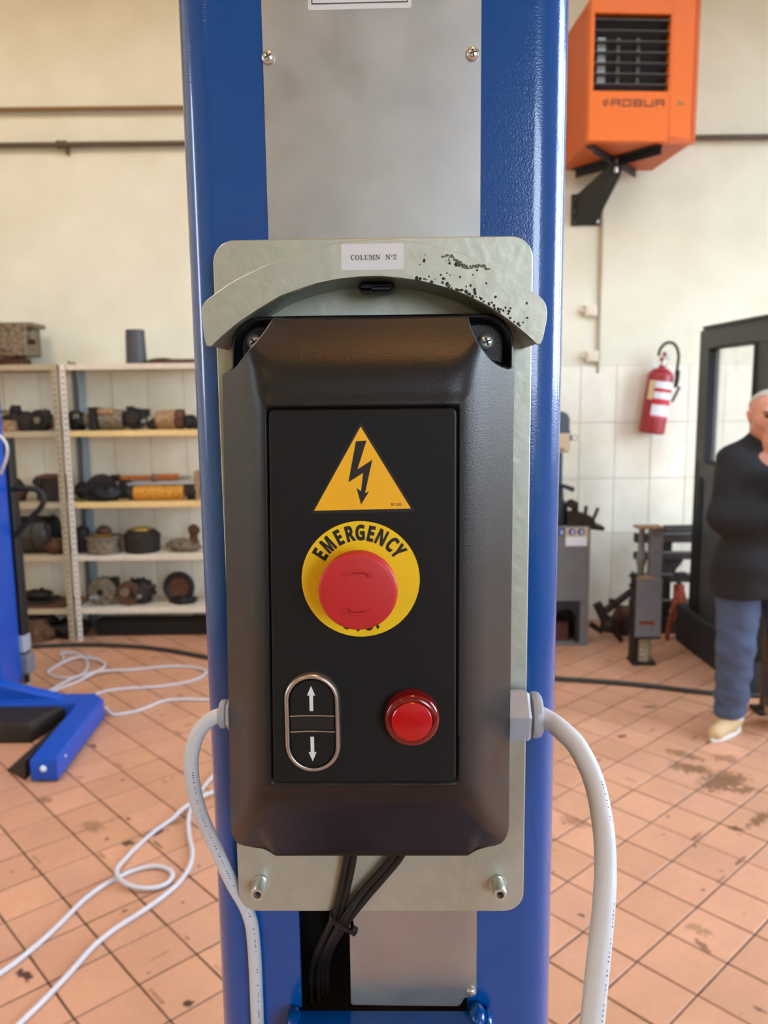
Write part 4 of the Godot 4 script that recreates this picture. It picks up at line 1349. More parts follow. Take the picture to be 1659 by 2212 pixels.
func heater():
	var at := Transform3D(Basis(Vector3.UP, deg_to_rad(3.6)), Vector3(1.545, 3.128, -5.10))
	var t := thing("unit_heater", "orange gas unit heater with a black louvred grille high on the wall", "heater", at)
	var w := 0.645
	var hh := 0.795
	var d := 0.585
	var body := MB.new()
	body.box(Vector3(0, hh / 2, -d / 2 - 0.012), Vector3(w - 0.004, hh - 0.004, d), 0.006)
	part(t, "body", body.done(), M.orange_trim)
	# front panel with an opening for the grille
	var gx0 := -0.300
	var gx1 := 0.150
	var gy0 := 0.280
	var gy1 := 0.700
	var x0 := -w / 2
	var x1 := w / 2
	var fp := MB.new()
	fp.box(Vector3((x0 + gx0) / 2, hh / 2, 0.02), Vector3(gx0 - x0, hh, 0.06), 0.003)
	fp.box(Vector3((x1 + gx1) / 2, hh / 2, 0.02), Vector3(x1 - gx1, hh, 0.06), 0.003)
	fp.box(Vector3((gx0 + gx1) / 2, gy0 / 2, 0.02), Vector3(gx1 - gx0 + 0.006, gy0, 0.06), 0.003)
	fp.box(Vector3((gx0 + gx1) / 2, (hh + gy1) / 2, 0.02), Vector3(gx1 - gx0 + 0.006, hh - gy1, 0.06), 0.003)
	var f := part(t, "front_panel", fp.done(), M.orange)
	part(f, "edge_trim", MB.new().box(Vector3(x1 - 0.014, hh / 2, 0.052), Vector3(0.026, hh - 0.01, 0.006), 0.002).done(), M.orange_trim)
	part(f, "panel_seam", MB.new().box(Vector3(gx1 + 0.012, hh / 2, 0.0505), Vector3(0.003, hh - 0.01, 0.002)).done(), M.orange_trim)
	part(f, "bottom_flap", MB.new().extrude(PackedVector2Array([Vector2(0.16, -0.012), Vector2(0.305, -0.012), Vector2(0.305, 0.012), Vector2(0.19, 0.030), Vector2(0.16, 0.035)]), 0.048, 0.054, 0.001).done(), M.orange_trim)
	var gr := part(t, "grille", MB.new().box(Vector3((gx0 + gx1) / 2, (gy0 + gy1) / 2, -0.006), Vector3(gx1 - gx0, gy1 - gy0, 0.006)).done(), M.dark_inside)
	for k in 7:
		var y := gy0 + 0.038 + 0.0585 * k
		part(gr, "slat", MB.new().box(Vector3((gx0 + gx1) / 2, y, 0.030), Vector3(gx1 - gx0 - 0.004, 0.007, 0.036), 0.002, Transform3D(Basis(), Vector3.ZERO)).done(), M.slat)
	for x in [gx0 + 0.055, gx0 + 0.155, gx0 + 0.275]:
		part(gr, "vane", MB.new().box(Vector3(x, (gy0 + gy1) / 2 - 0.03, 0.006), Vector3(0.022 if x > gx0 + 0.1 else 0.05, 0.25, 0.008), 0.002).done(), M.vane if x < gx0 + 0.1 else M.slat)
	# lettering: the maker's word in square strokes, a round mark before it, and a small leaf mark
	var strokes := MB.new()
	var ch := 0.032
	var cw := 0.046
	var th := 0.0085
	var forms := {
		"R": [[0, 0, 0, 1], [0, 1, 1, 1], [1, 0.45, 1, 1], [0, 0.45, 1, 0.45], [1, 0, 1, 0.3]],
		"O": [[0, 0, 0, 1], [1, 0, 1, 1], [0, 0, 1, 0], [0, 1, 1, 1]],
		"B": [[0, 0, 0, 1], [1, 0, 1, 1], [0, 0, 1, 0], [0, 1, 1, 1], [0, 0.5, 1, 0.5]],
		"U": [[0, 0, 0, 1], [1, 0, 1, 1], [0, 0, 1, 0]]}
	var px := -0.188
	for c in "ROBUR":
		for q in forms[c]:
			var a := Vector2(q[0] * cw, q[1] * ch)
			var b := Vector2(q[2] * cw, q[3] * ch)
			strokes.box(Vector3(px + (a.x + b.x) / 2, 0.198 + (a.y + b.y) / 2, 0.0505), Vector3(absf(b.x - a.x) + th, absf(b.y - a.y) + th, 0.001))
		px += 0.066
	strokes.lathe([Vector2(0.010, 0), Vector2(0.017, 0), Vector2(0.017, 0.001), Vector2(0.010, 0.001), Vector2(0.010, 0)], 20, axis("z", Vector3(-0.225, 0.214, 0.050)))
	strokes.box(Vector3.ZERO, Vector3(0.005, 0.046, 0.001), 0.0, Transform3D(Basis(Vector3(0, 0, 1), -0.45), Vector3(-0.225, 0.214, 0.0508)))
	part(f, "maker_lettering", strokes.done(), M.brown_ink)
	var leaf := MB.new()
	leaf.extrude(PackedVector2Array([Vector2(0.205, 0.202), Vector2(0.215, 0.205), Vector2(0.226, 0.220), Vector2(0.222, 0.232), Vector2(0.210, 0.226)]), 0.050, 0.0508)
	leaf.extrude(PackedVector2Array([Vector2(0.222, 0.200), Vector2(0.240, 0.204), Vector2(0.250, 0.218), Vector2(0.240, 0.222), Vector2(0.228, 0.214)]), 0.050, 0.0508)
	part(f, "leaf_mark", leaf.done(), M.green_ink)
	# the bracket under it
	var b := thing("heater_bracket", "black steel wall bracket with crossed bars carrying the orange heater", "bracket", shift(1.40, 2.80, -5.79))
	var s := shift(-1.40, -2.80, 5.79)
	for q in [[Vector3(1.275, 3.10, -5.10), Vector3(1.70, 3.10, -5.66)], [Vector3(1.69, 3.10, -5.12), Vector3(1.30, 3.10, -5.66)]]:
		var a: Vector3 = q[0]
		var e: Vector3 = q[1]
		var dir := (e - a).normalized()
		var side := Vector3.UP.cross(dir).normalized()
		var xf := Transform3D(Basis(dir, Vector3.UP, side.normalized()), (a + e) / 2)
		var ln := a.distance_to(e)
		part(b, "cross_bar", MB.new().box(Vector3(0, 0, 0), Vector3(ln, 0.05, 0.006), 0.001, s * xf).box(Vector3(0, 0.0235, 0.024), Vector3(ln, 0.006, 0.05), 0.001, s * xf).done(), M.arm)
	var arm := MB.new()
	arm.flat()
	var v := []
	for q in [[1.455, 3.09, -5.36], [1.525, 3.09, -5.36], [1.525, 3.02, -5.40], [1.455, 3.02, -5.40], [1.33, 2.99, -5.775], [1.47, 2.99, -5.775], [1.47, 2.80, -5.775], [1.33, 2.80, -5.775]]:
		v.append(s * Vector3(q[0], q[1], q[2]))
	var c0 := s * Vector3(1.44, 2.97, -5.6)
	for q in [[0, 1, 2, 3], [4, 5, 6, 7], [0, 1, 5, 4], [1, 2, 6, 5], [2, 3, 7, 6], [3, 0, 4, 7]]:
		arm.quad_out(v[q[0]], v[q[1]], v[q[2]], v[q[3]], c0)
	part(b, "arm", arm.done(), M.arm)
	var wp := part(b, "wall_plate", MB.new().box(Vector3(1.405, 2.90, -5.788), Vector3(0.20, 0.205, 0.022), 0.003, s).done(), M.arm)
	for q in [[1.33, 2.97], [1.33, 2.89], [1.33, 2.82], [1.485, 2.82], [1.485, 2.96]]:
		part(wp, "bolt", MB.new().lathe([Vector2(0, 0), Vector2(0.013, 0), Vector2(0.013, 0.008), Vector2(0.009, 0.012), Vector2(0, 0.012)], 6, s * axis("z", Vector3(q[0], q[1], -5.777)), true).done(), M.slat if q[0] < 1.4 else M.bolt_zinc)
	part(b, "pivot_bolt", MB.new().lathe([Vector2(0, -0.02), Vector2(0.016, -0.02), Vector2(0.016, 0.06), Vector2(0, 0.06)], 8, s * shift(1.49, 3.06, -5.385), true).done(), M.bolt_zinc)

func extinguisher():
	var at := Transform3D(Basis(Vector3(0, 0, 1), deg_to_rad(-7.5)), Vector3(1.875, 1.372, -5.685))
	var t := thing("fire_extinguisher", "red fire extinguisher with a striped label hanging tilted on the tiled wall", "fire extinguisher", at)
	var r := 0.088
	part(t, "cylinder", MB.new().lathe([Vector2(0, 0.012), Vector2(0.06, 0.0), Vector2(r - 0.008, 0.004), Vector2(r, 0.014), Vector2(r, 0.395), Vector2(r - 0.004, 0.412), Vector2(r - 0.018, 0.432), Vector2(0.045, 0.452), Vector2(0.024, 0.458), Vector2(0.022, 0.475), Vector2(0, 0.475)], 40).done(), M.fire_red)
	# label: bands on the cylinder
	var wraps := [[0.315, 0.362, -0.62, 1.1, M.label], [0.292, 0.312, -0.62, 1.1, M.red], [0.245, 0.290, -0.62, 1.1, M.label], [0.205, 0.243, -0.62, 1.1, M.red], [0.130, 0.203, -0.62, 1.1, M.label], [0.113, 0.128, -0.62, 1.1, mat(Color(0.80, 0.35, 0.38), 0.5)], [0.235, 0.365, -1.15, -0.66, mat(Color(0.86, 0.78, 0.60), 0.5)]]
	var k := 0
	for q in wraps:
		var m := MB.new()
		m.smooth()
		for i in 14:
			var a0 := PI / 2 - lerpf(q[2], q[3], i / 14.0)
			var a1 := PI / 2 - lerpf(q[2], q[3], (i + 1) / 14.0)
			var rr := r + 0.0008
			m.quad(Vector3(cos(a0) * rr, q[0], sin(a0) * rr), Vector3(cos(a1) * rr, q[0], sin(a1) * rr), Vector3(cos(a1) * rr, q[1], sin(a1) * rr), Vector3(cos(a0) * rr, q[1], sin(a0) * rr))
		part(t, "label_band", m.done(), q[4])
		k += 1
	var v := part(t, "valve", MB.new().lathe(drum(0.02, 0.47, 0.52, 0.003), 20).box(Vector3(0.01, 0.525, 0), Vector3(0.075, 0.018, 0.03), 0.003).done(), M.bolt_zinc)
	part(v, "lever", MB.new().box(Vector3(0, 0, 0), Vector3(0.07, 0.010, 0.024), 0.002, Transform3D(Basis(Vector3(0, 0, 1), 0.45), Vector3(0.03, 0.548, 0))).done(), M.bolt_zinc)
	part(v, "safety_cap", MB.new().box(Vector3(-0.004, 0.552, 0.012), Vector3(0.024, 0.024, 0.022), 0.003).done(), M.fire_red)
	part(v, "gauge", MB.new().lathe(drum(0.013, 0, 0.014, 0.002), 18, axis("z", Vector3(-0.022, 0.512, 0.02))).done(), M.fire_red)
	var hose := spline([Vector3(-0.045, 0.535, 0.02), Vector3(-0.045, 0.575, 0.03), Vector3(-0.020, 0.618, 0.035), Vector3(0.022, 0.630, 0.04), Vector3(0.062, 0.604, 0.04), Vector3(0.084, 0.545, 0.045), Vector3(0.090, 0.47, 0.04), Vector3(0.096, 0.42, 0.035)], 6)
	part(t, "hose", MB.new().tube(hose, 0.010, 12).done(), M.rubber)
	part(t, "nozzle", MB.new().tube([Vector3(0.098, 0.455, 0.038), Vector3(0.098, 0.44, 0.036), Vector3(0.104, 0.40, 0.034), Vector3(0.104, 0.335, 0.03)], 0.015, 14, [0.012, 0.018, 0.015, 0.014]).done(), M.rubber)
	part(t, "strap_clip", MB.new().box(Vector3.ZERO, Vector3(0.014, 0.115, 0.02), 0.002, Transform3D(Basis(Vector3(0, 0, 1), -0.32), Vector3(0.118, 0.29, 0.02))).done(), M.hose)
	part(t, "wall_hook", MB.new().box(Vector3(0, 0.40, -0.10), Vector3(0.05, 0.08, 0.04), 0.002).done(), M.dark_steel)
	part(t, "tag", MB.new().box(Vector3(-0.068, 0.475, 0.0), Vector3(0.012, 0.05, 0.03), 0.002).done(), M.label)


# ---------------------------------------------------------------- shelving and what lies on it
const SHELF_Y := [1.887, 1.447, 0.966, 0.602, 0.230]

func angle_post(parent: Node, s: Transform3D, x: float, z: float, h: float, sx: int, sz: int, m: Material, holes: bool):
	var o := part(parent, "post", MB.new().box(Vector3(x + sx * 0.0175, h / 2, z), Vector3(0.035, h, 0.003), 0.0008, s).box(Vector3(x, h / 2, z - sz * 0.0175), Vector3(0.003, h, 0.035), 0.0008, s).done(), m)
	if not holes:
		return
	var hm := MB.new()
	var y := 0.03
	while y < h - 0.02:
		hm.box(Vector3(x + sx * 0.018, y, z + sz * 0.0012), Vector3(0.010, 0.016, 0.0016), 0, s)
		y += 0.0385
	var q := part(o, "post_holes", hm.done(), M.hole)
	q.set_meta("kind", "stuff")

func shelving():
	# two bays side by side; the right one is cream where the grease has yellowed it
	for k in 2:
		var x0: float = -2.127 if k == 0 else -3.18
		var x1: float = -1.09 if k == 0 else -2.150
		var label := "white slotted-angle shelving bay with cream shelves, beside the blue column" if k == 0 else "greyish shelving bay at the left edge, behind the blue post"
		var t := thing("shelving_unit", label, "shelving", shift(x0, 0, -5.42), "shelving bays")
		var s := shift(-x0, 0, 5.42)
		for xs in [[x0, 1], [x1, -1]]:
			angle_post(t, s, xs[0], -5.42, 1.89, xs[1], 1, M.post_white if k == 0 else M.conduit, true)
			angle_post(t, s, xs[0], -5.775, 1.89, xs[1], -1, M.post_back if k == 0 else M.grey_stand, false)
		for j in 5:
			var y: float = SHELF_Y[j]
			var m: Material = M.shelf_white
			if k == 0 and (j == 1 or j == 2):
				m = M.shelf_cream
			if k == 1:
				m = M.conduit
			var b := MB.new()
			b.box(Vector3((x0 + x1) / 2, y - 0.002, -5.598), Vector3(x1 - x0 - 0.01, 0.004, 0.34), 0.001, s)
			b.box(Vector3((x0 + x1) / 2, y - 0.019, -5.4275), Vector3(x1 - x0 - 0.075, 0.037, 0.004), 0.001, s)
			b.box(Vector3((x0 + x1) / 2, y - 0.019, -5.7655), Vector3(x1 - x0 - 0.075, 0.037, 0.004), 0.001, s)
			part(t, "shelf", b.done(), m)

# one salvaged part: a list of [part name, form, ...] built round the point on the shelf below it
#   c: centre, axis, radius, length, material     b: centre, size, material     s: centre, radii, material
#   t: centre, axis, ring radius, tube radius, material     n: centre, axis, foot radius, head radius, length, material
func salvage(called: String, label: String, category: String, at: Vector3, spec: Array, turn := 0.0, group := "salvaged parts on the shelves"):
	var t := thing(called, label, category, Transform3D(Basis(Vector3.UP, turn), at), group)
	var nz := noise(0.5, 61)
	for q in spec:
		var m := MB.new()
		match q[1]:
			"c":
				var ch: float = minf(0.006, q[4] * 0.2)
				m.lathe(drum(q[4], -q[5] / 2, q[5] / 2, ch), 28, axis(q[3], q[2]))
				part(t, q[0], m.done(), q[6])
			"b":
				m.box(q[2], q[3], 0.006, Transform3D(Basis(Vector3.UP, 0.1 * sin(q[2].x * 40.0)), Vector3.ZERO))
				part(t, q[0], m.done(), q[4])
			"s":
				m.lump(q[2], q[3], nz, 0.5, 26)
				part(t, q[0], m.done(), q[4])
			"t":
				var pr := []
				for k in 13:
					var a := TAU * k / 12.0
					pr.append(Vector2(q[4] + q[5] * cos(a), q[5] * sin(a)))
				m.lathe(pr, 32, axis(q[3], q[2]))
				part(t, q[0], m.done(), q[6])
			"n":
				m.lathe([Vector2(0, -q[6] / 2), Vector2(q[4], -q[6] / 2), Vector2(q[5], q[6] / 2), Vector2(0, q[6] / 2)], 28, axis(q[3], q[2]))
				part(t, q[0], m.done(), q[7])

func shelf_parts():
	var v := func(x: float, y: float, z: float) -> Vector3: return Vector3(x, y, z)
	var y0: float = SHELF_Y[0]
	var y1: float = SHELF_Y[1]
	var y2: float = SHELF_Y[2]
	var y3: float = SHELF_Y[3]
	var y4: float = SHELF_Y[4]
	# top
	salvage("engine_casting", "large grey-brown engine casting on top of the left shelving bay", "engine part", Vector3(-2.52, y0, -5.58), [
		["block", "b", v.call(0, 0.16, 0), Vector3(0.34, 0.20, 0.24), M.alloy], ["flange", "b", v.call(0.02, 0.262, 0), Vector3(0.38, 0.03, 0.26), M.alloy],
		["sump", "s", v.call(-0.06, 0.075, 0.02), Vector3(0.16, 0.08, 0.12), M.rusty], ["side_boss", "c", v.call(0.165, 0.19, 0.05), "x", 0.045, 0.07, M.alloy],
		["stud", "c", v.call(0.19, 0.15, 0.08), "x", 0.014, 0.05, M.oily], ["foot", "b", v.call(0.02, 0.02, 0.0), Vector3(0.18, 0.05, 0.18), M.rusty]])
	salvage("steel_sleeve", "plain dark grey steel sleeve standing on the top shelf", "steel sleeve", Vector3(-1.658, y0, -5.56), [
		["tube", "n", v.call(0, 0.113, 0), "y", 0.069, 0.062, 0.226, M.sleeve], ["rim", "t", v.call(0, 0.222, 0), "y", 0.058, 0.005, M.sleeve]])
	salvage("sheet_offcuts", "flat rusty offcuts lying on the top shelf by the blue column", "offcuts", Vector3(-1.40, y0, -5.56), [
		["offcut", "b", v.call(0, 0.008, 0), Vector3(0.33, 0.015, 0.2), M.rusty], ["offcut", "b", v.call(0.06, 0.022, 0.02), Vector3(0.20, 0.014, 0.14), M.alloy], ["offcut", "s", v.call(-0.08, 0.022, 0.03), Vector3(0.09, 0.014, 0.06), M.rusty]])
	salvage("bolt", "single small bolt lying on the top shelf", "bolt", Vector3(-2.08, y0, -5.52), [
		["shank", "c", v.call(0.0, 0.008, 0), "x", 0.007, 0.05, M.rusty], ["head", "c", v.call(-0.02, 0.011, 0), "x", 0.011, 0.012, M.rusty]])
	# second shelf
	salvage("injection_pump", "dark fuel pump with stubs at the left end of the second shelf", "engine part", Vector3(-2.53, y1, -5.60), [
		["housing", "s", v.call(0, 0.07, 0), Vector3(0.075, 0.07, 0.06), M.oily], ["head", "c", v.call(0.02, 0.145, 0.01), "y", 0.034, 0.06, M.oily_black], ["outlet", "c", v.call(-0.05, 0.13, 0.04), "z", 0.016, 0.06, M.alloy], ["outlet", "c", v.call(-0.02, 0.12, 0.05), "z", 0.014, 0.05, M.alloy], ["bracket", "b", v.call(0, 0.012, 0), Vector3(0.14, 0.024, 0.08), M.oily]])
	salvage("carton", "small brown carton in front of the dark fuel pump", "box", Vector3(-2.518, y1, -5.48), [
		["carton", "b", v.call(0, 0.036, 0), Vector3(0.095, 0.072, 0.08), M.tan], ["flap", "b", v.call(0.0, 0.0735, 0.01), Vector3(0.09, 0.003, 0.05), M.tan]])
	salvage("motor_housing", "dark rounded motor housing between carton and upright post", "engine part", Vector3(-2.425, y1, -5.57), [
		["body", "c", v.call(0, 0.062, 0), "z", 0.055, 0.14, M.oily], ["knob", "s", v.call(0, 0.115, 0.02), Vector3(0.028, 0.018, 0.03), M.oily_black], ["foot", "b", v.call(0, 0.01, 0), Vector3(0.10, 0.02, 0.12), M.oily]])
	salvage("water_pump", "round black water pump standing left of the upright post", "engine part", Vector3(-2.33, y1, -5.56), [
		["pulley", "c", v.call(0, 0.072, 0.03), "z", 0.07, 0.04, M.oily_black], ["hub", "c", v.call(0, 0.072, 0.06), "z", 0.022, 0.04, M.alloy], ["body", "s", v.call(0, 0.07, -0.04), Vector3(0.06, 0.068, 0.05), M.oily], ["flange", "c", v.call(0.065, 0.05, -0.02), "x", 0.035, 0.03, M.rusty]])
	salvage("gear_housing", "dark gear housing just right of the upright post, second shelf", "engine part", Vector3(-2.085, y1, -5.56), [
		["housing", "s", v.call(0, 0.062, 0), Vector3(0.058, 0.064, 0.06), M.oily_black], ["boss", "c", v.call(0.012, 0.095, 0.05), "z", 0.02, 0.03, M.alloy], ["cover", "c", v.call(-0.01, 0.09, 0.02), "z", 0.045, 0.05, M.oily]])
	salvage("starter_motor", "tan starter motor with a dark flange lying on the second shelf", "starter motor", Vector3(-1.895, y1, -5.55), [
		["body", "c", v.call(0.055, 0.070, 0), "x", 0.068, 0.16, M.alloy], ["flange", "b", v.call(-0.062, 0.078, 0), Vector3(0.05, 0.155, 0.13), M.oily], ["nose", "n", v.call(-0.105, 0.07, 0), "x", 0.040, 0.055, 0.06, M.alloy], ["end_cap", "c", v.call(0.135, 0.07, 0), "x", 0.050, 0.02, M.oily], ["solenoid", "c", v.call(0.03, 0.125, 0.045), "x", 0.026, 0.11, M.tan]])
	salvage("alternator", "black alternator with bracket between starter motor and filter", "engine part", Vector3(-1.668, y1, -5.56), [
		["body", "c", v.call(-0.02, 0.075, 0), "z", 0.072, 0.10, M.oily_black], ["pulley", "c", v.call(-0.02, 0.085, 0.07), "z", 0.045, 0.03, M.dark_steel], ["bracket", "b", v.call(0.05, 0.115, 0.02), Vector3(0.07, 0.05, 0.03), M.oily_black], ["terminal", "c", v.call(0.05, 0.06, 0.05), "z", 0.014, 0.04, M.bare_steel], ["lug", "b", v.call(-0.05, 0.146, 0), Vector3(0.05, 0.025, 0.05), M.oily]])
	salvage("bracket_casting", "small low dark bracket lying beside the beige filter", "engine part", Vector3(-1.565, y1, -5.55), [
		["base", "s", v.call(0, 0.03, 0), Vector3(0.045, 0.03, 0.045), M.oily], ["ear", "c", v.call(0.01, 0.058, 0), "z", 0.022, 0.03, M.rusty]])
	salvage("oil_filter", "beige cylindrical filter housing lying on the second shelf", "filter", Vector3(-1.44, y1, -5.55), [
		["can", "n", v.call(-0.03, 0.067, 0), "x", 0.060, 0.066, 0.125, M.tan], ["collar", "c", v.call(0.06, 0.068, 0), "x", 0.068, 0.055, M.rusty], ["cap", "c", v.call(-0.094, 0.064, 0), "x", 0.052, 0.012, M.tan]])
	salvage("belt_pulley", "round black pulley at the right end of the second shelf", "engine part", Vector3(-1.312, y1, -5.55), [
		["wheel", "c", v.call(0, 0.050, 0.0), "z", 0.050, 0.07, M.oily_black], ["hub", "c", v.call(0, 0.05, 0.045), "z", 0.02, 0.03, M.oily], ["stay", "b", v.call(0.04, 0.02, 0), Vector3(0.05, 0.04, 0.05), M.oily]])
	# third shelf
	salvage("brake_caliper", "rusty brake caliper at the left end of the third shelf", "engine part", Vector3(-2.545, y2, -5.56), [
		["body", "s", v.call(0, 0.06, 0), Vector3(0.075, 0.06, 0.08), M.rusty], ["arch", "t", v.call(0.0, 0.10, 0), "z", 0.05, 0.014, M.oily], ["plate", "b", v.call(-0.02, 0.145, 0.01), Vector3(0.10, 0.012, 0.10), M.alloy]])
	salvage("gearbox_case", "dark brown gearbox case left of the upright post", "engine part", Vector3(-2.29, y2, -5.57), [
		["case", "b", v.call(0, 0.085, 0), Vector3(0.16, 0.15, 0.17), M.oily], ["lid", "b", v.call(0.01, 0.168, 0), Vector3(0.18, 0.02, 0.18), M.rusty], ["shaft", "c", v.call(-0.06, 0.14, 0.09), "z", 0.03, 0.05, M.oily_black]])
	salvage("clutch_housing", "wide black bell housing right of the upright post, third shelf", "engine part", Vector3(-1.965, y2, -5.55), [
		["bell", "n", v.call(0, 0.065, 0), "z", 0.11, 0.08, 0.14, M.oily_black], ["skirt", "s", v.call(0.06, 0.05, 0.03), Vector3(0.11, 0.055, 0.08), M.rubber], ["ridge", "s", v.call(-0.09, 0.07, 0.01), Vector3(0.07, 0.05, 0.07), M.oily_black]])
	salvage("drive_shaft", "orange drive shaft lying across the back of the third shelf", "drive shaft", Vector3(-1.63, y2 + 0.140, -5.66), [
		["shaft", "c", v.call(-0.04, 0, 0), "x", 0.017, 0.36, M.orange_paint], ["joint", "c", v.call(0.02, 0, 0), "x", 0.026, 0.035, M.alloy], ["sleeve", "c", v.call(0.12, 0.002, 0), "x", 0.022, 0.15, M.orange_paint], ["spindle", "n", v.call(0.24, 0, 0), "x", 0.018, 0.006, 0.09, M.bare_steel], ["fork_end", "c", v.call(-0.25, 0.0, 0), "x", 0.024, 0.07, M.oily]])
	salvage("steel_tube", "thin grey steel tube lying under the orange drive shaft", "tube", Vector3(-1.56, y2 + 0.095, -5.64), [
		["tube", "c", v.call(0, 0, 0), "x", 0.016, 0.54, M.bare_steel], ["sleeve", "c", v.call(0.0, -0.02, 0.0), "x", 0.014, 0.50, M.rubber]])
	salvage("rest_block", "small dark block under the tube and the drive shaft", "block", Vector3(-1.82, y2, -5.68), [
		["block", "b", v.call(0, 0.058, 0), Vector3(0.06, 0.116, 0.12), M.oily], ["cap", "b", v.call(0, 0.119, 0), Vector3(0.05, 0.006, 0.1), M.oily]])
	salvage("hydraulic_cylinder", "yellow painted hydraulic cylinder lying on the third shelf", "cylinder", Vector3(-1.56, y2, -5.52), [
		["barrel", "c", v.call(0.02, 0.050, 0), "x", 0.049, 0.34, M.yellow_paint], ["gland", "c", v.call(-0.165, 0.048, 0), "x", 0.042, 0.06, M.oily], ["end_eye", "c", v.call(0.25, 0.055, 0), "x", 0.052, 0.08, M.oily_black], ["band", "c", v.call(-0.02, 0.05, 0), "x", 0.0515, 0.04, M.yellow_paint]])
	salvage("pale_board", "pale board standing upright at the end of the third shelf", "board", Vector3(-1.272, y2, -5.52), [
		["board", "b", v.call(0, 0.10, 0), Vector3(0.028, 0.20, 0.10), M.tan], ["batten", "b", v.call(0.016, 0.10, 0), Vector3(0.008, 0.16, 0.05), M.tan]])
	# fourth shelf
	salvage("air_tank", "big dark air tank lying at the left of the fourth shelf", "tank", Vector3(-2.46, y3, -5.57), [
		["barrel", "c", v.call(-0.03, 0.128, 0), "x", 0.126, 0.34, M.tank], ["domed_end", "s", v.call(0.14, 0.128, 0), Vector3(0.05, 0.118, 0.118), M.oily_black], ["band", "c", v.call(0.05, 0.128, 0), "x", 0.128, 0.03, M.oily]])
	salvage("brake_shoe", "curved reddish brake shoe leaning by the tank", "engine part", Vector3(-2.268, y3, -5.50), [
		["shoe", "s", v.call(0, 0.055, 0), Vector3(0.075, 0.056, 0.05), M.rusty], ["web", "c", v.call(0.01, 0.06, 0.02), "z", 0.045, 0.03, M.rusty]])
	salvage("black_canister", "black canister half hidden behind the upright post, fourth shelf", "canister", Vector3(-2.10, y3, -5.56), [
		["can", "c", v.call(0, 0.085, 0), "y", 0.048, 0.17, M.oily_black], ["neck", "c", v.call(0, 0.176, 0), "y", 0.02, 0.02, M.oily_black]])
	salvage("brake_drum", "grey brake drum with a brass coloured hub, left of the wheel hub", "brake drum", Vector3(-1.945, y3, -5.53), [
		["drum", "c", v.call(0, 0.050, 0), "y", 0.116, 0.10, M.alloy], ["flange", "c", v.call(0, 0.108, 0), "y", 0.124, 0.02, M.alloy], ["hub", "c", v.call(0, 0.124, 0.02), "y", 0.062, 0.012, M.brass], ["spindle", "s", v.call(0.0, 0.15, -0.02), Vector3(0.05, 0.03, 0.04), M.rusty]])
	salvage("wheel_hub", "dark round wheel hub with a brass rim beside the brake drum", "wheel hub", Vector3(-1.688, y3, -5.56), [
		["body", "n", v.call(0, 0.06, 0), "y", 0.118, 0.128, 0.12, M.oily], ["shoulder", "n", v.call(0, 0.138, 0), "y", 0.125, 0.085, 0.036, M.oily], ["rim", "t", v.call(0, 0.156, 0), "y", 0.062, 0.010, M.brass], ["core", "c", v.call(0, 0.15, 0), "y", 0.05, 0.02, M.brass]])
	salvage("ball_joint", "brown ball joint on a flat base near the blue column", "engine part", Vector3(-1.375, y3, -5.55), [
		["base", "s", v.call(-0.02, 0.04, 0), Vector3(0.11, 0.042, 0.07), M.alloy], ["stem", "n", v.call(0.05, 0.09, 0), "y", 0.035, 0.022, 0.06, M.rusty], ["ball", "s", v.call(0.055, 0.145, 0), Vector3(0.038, 0.04, 0.038), M.rusty]])
	# fifth shelf
	salvage("steel_plates", "flat dusty plates lying on the lowest shelf of the left bay", "plates", Vector3(-2.40, y4, -5.56), [
		["plate", "b", v.call(0, 0.010, 0), Vector3(0.36, 0.02, 0.26), M.rusty], ["plate", "b", v.call(-0.05, 0.029, 0.0), Vector3(0.24, 0.018, 0.22), M.oily], ["casting", "s", v.call(-0.06, 0.066, -0.03), Vector3(0.10, 0.032, 0.07), M.oily], ["pin", "c", v.call(-0.02, 0.095, -0.02), "y", 0.012, 0.04, M.oily_black]])
	salvage("pump_housing", "tan round pump housing with an open mouth on the lowest shelf", "engine part", Vector3(-1.972, y4, -5.54), [
		["volute", "c", v.call(0, 0.098, 0), "z", 0.095, 0.09, M.alloy], ["mouth", "t", v.call(-0.01, 0.095, 0.05), "z", 0.036, 0.012, M.alloy], ["dark_bore", "c", v.call(-0.01, 0.095, 0.046), "z", 0.034, 0.01, M.hole], ["outlet", "b", v.call(0.075, 0.155, -0.02), Vector3(0.06, 0.07, 0.05), M.oily], ["spout", "c", v.call(-0.05, 0.06, 0.055), "x", 0.014, 0.06, M.bare_steel]])
	salvage("gear_cluster", "rusty gear cluster with knobs in the middle of the lowest shelf", "engine part", Vector3(-1.757, y4, -5.54), [
		["gear", "c", v.call(-0.03, 0.085, 0.03), "z", 0.082, 0.05, M.rusty], ["case", "s", v.call(0.04, 0.09, -0.02), Vector3(0.10, 0.085, 0.08), M.oily], ["boss", "c", v.call(-0.045, 0.10, 0.066), "z", 0.03, 0.03, M.alloy], ["nut", "c", v.call(0.055, 0.07, 0.072), "z", 0.014, 0.03, M.bare_steel], ["arm", "c", v.call(0.11, 0.12, 0.02), "x", 0.022, 0.09, M.oily]])
	salvage("rubber_ring", "black tyre-like ring standing near the blue column, lowest shelf", "ring", Vector3(-1.447, y4, -5.56), [
		["ring", "t", v.call(0, 0.113, 0), "z", 0.092, 0.020, M.rubber], ["disc", "c", v.call(0, 0.105, -0.01), "z", 0.082, 0.03, M.rusty], ["foot", "s", v.call(0.03, 0.025, 0.01), Vector3(0.09, 0.028, 0.06), M.oily_black]])
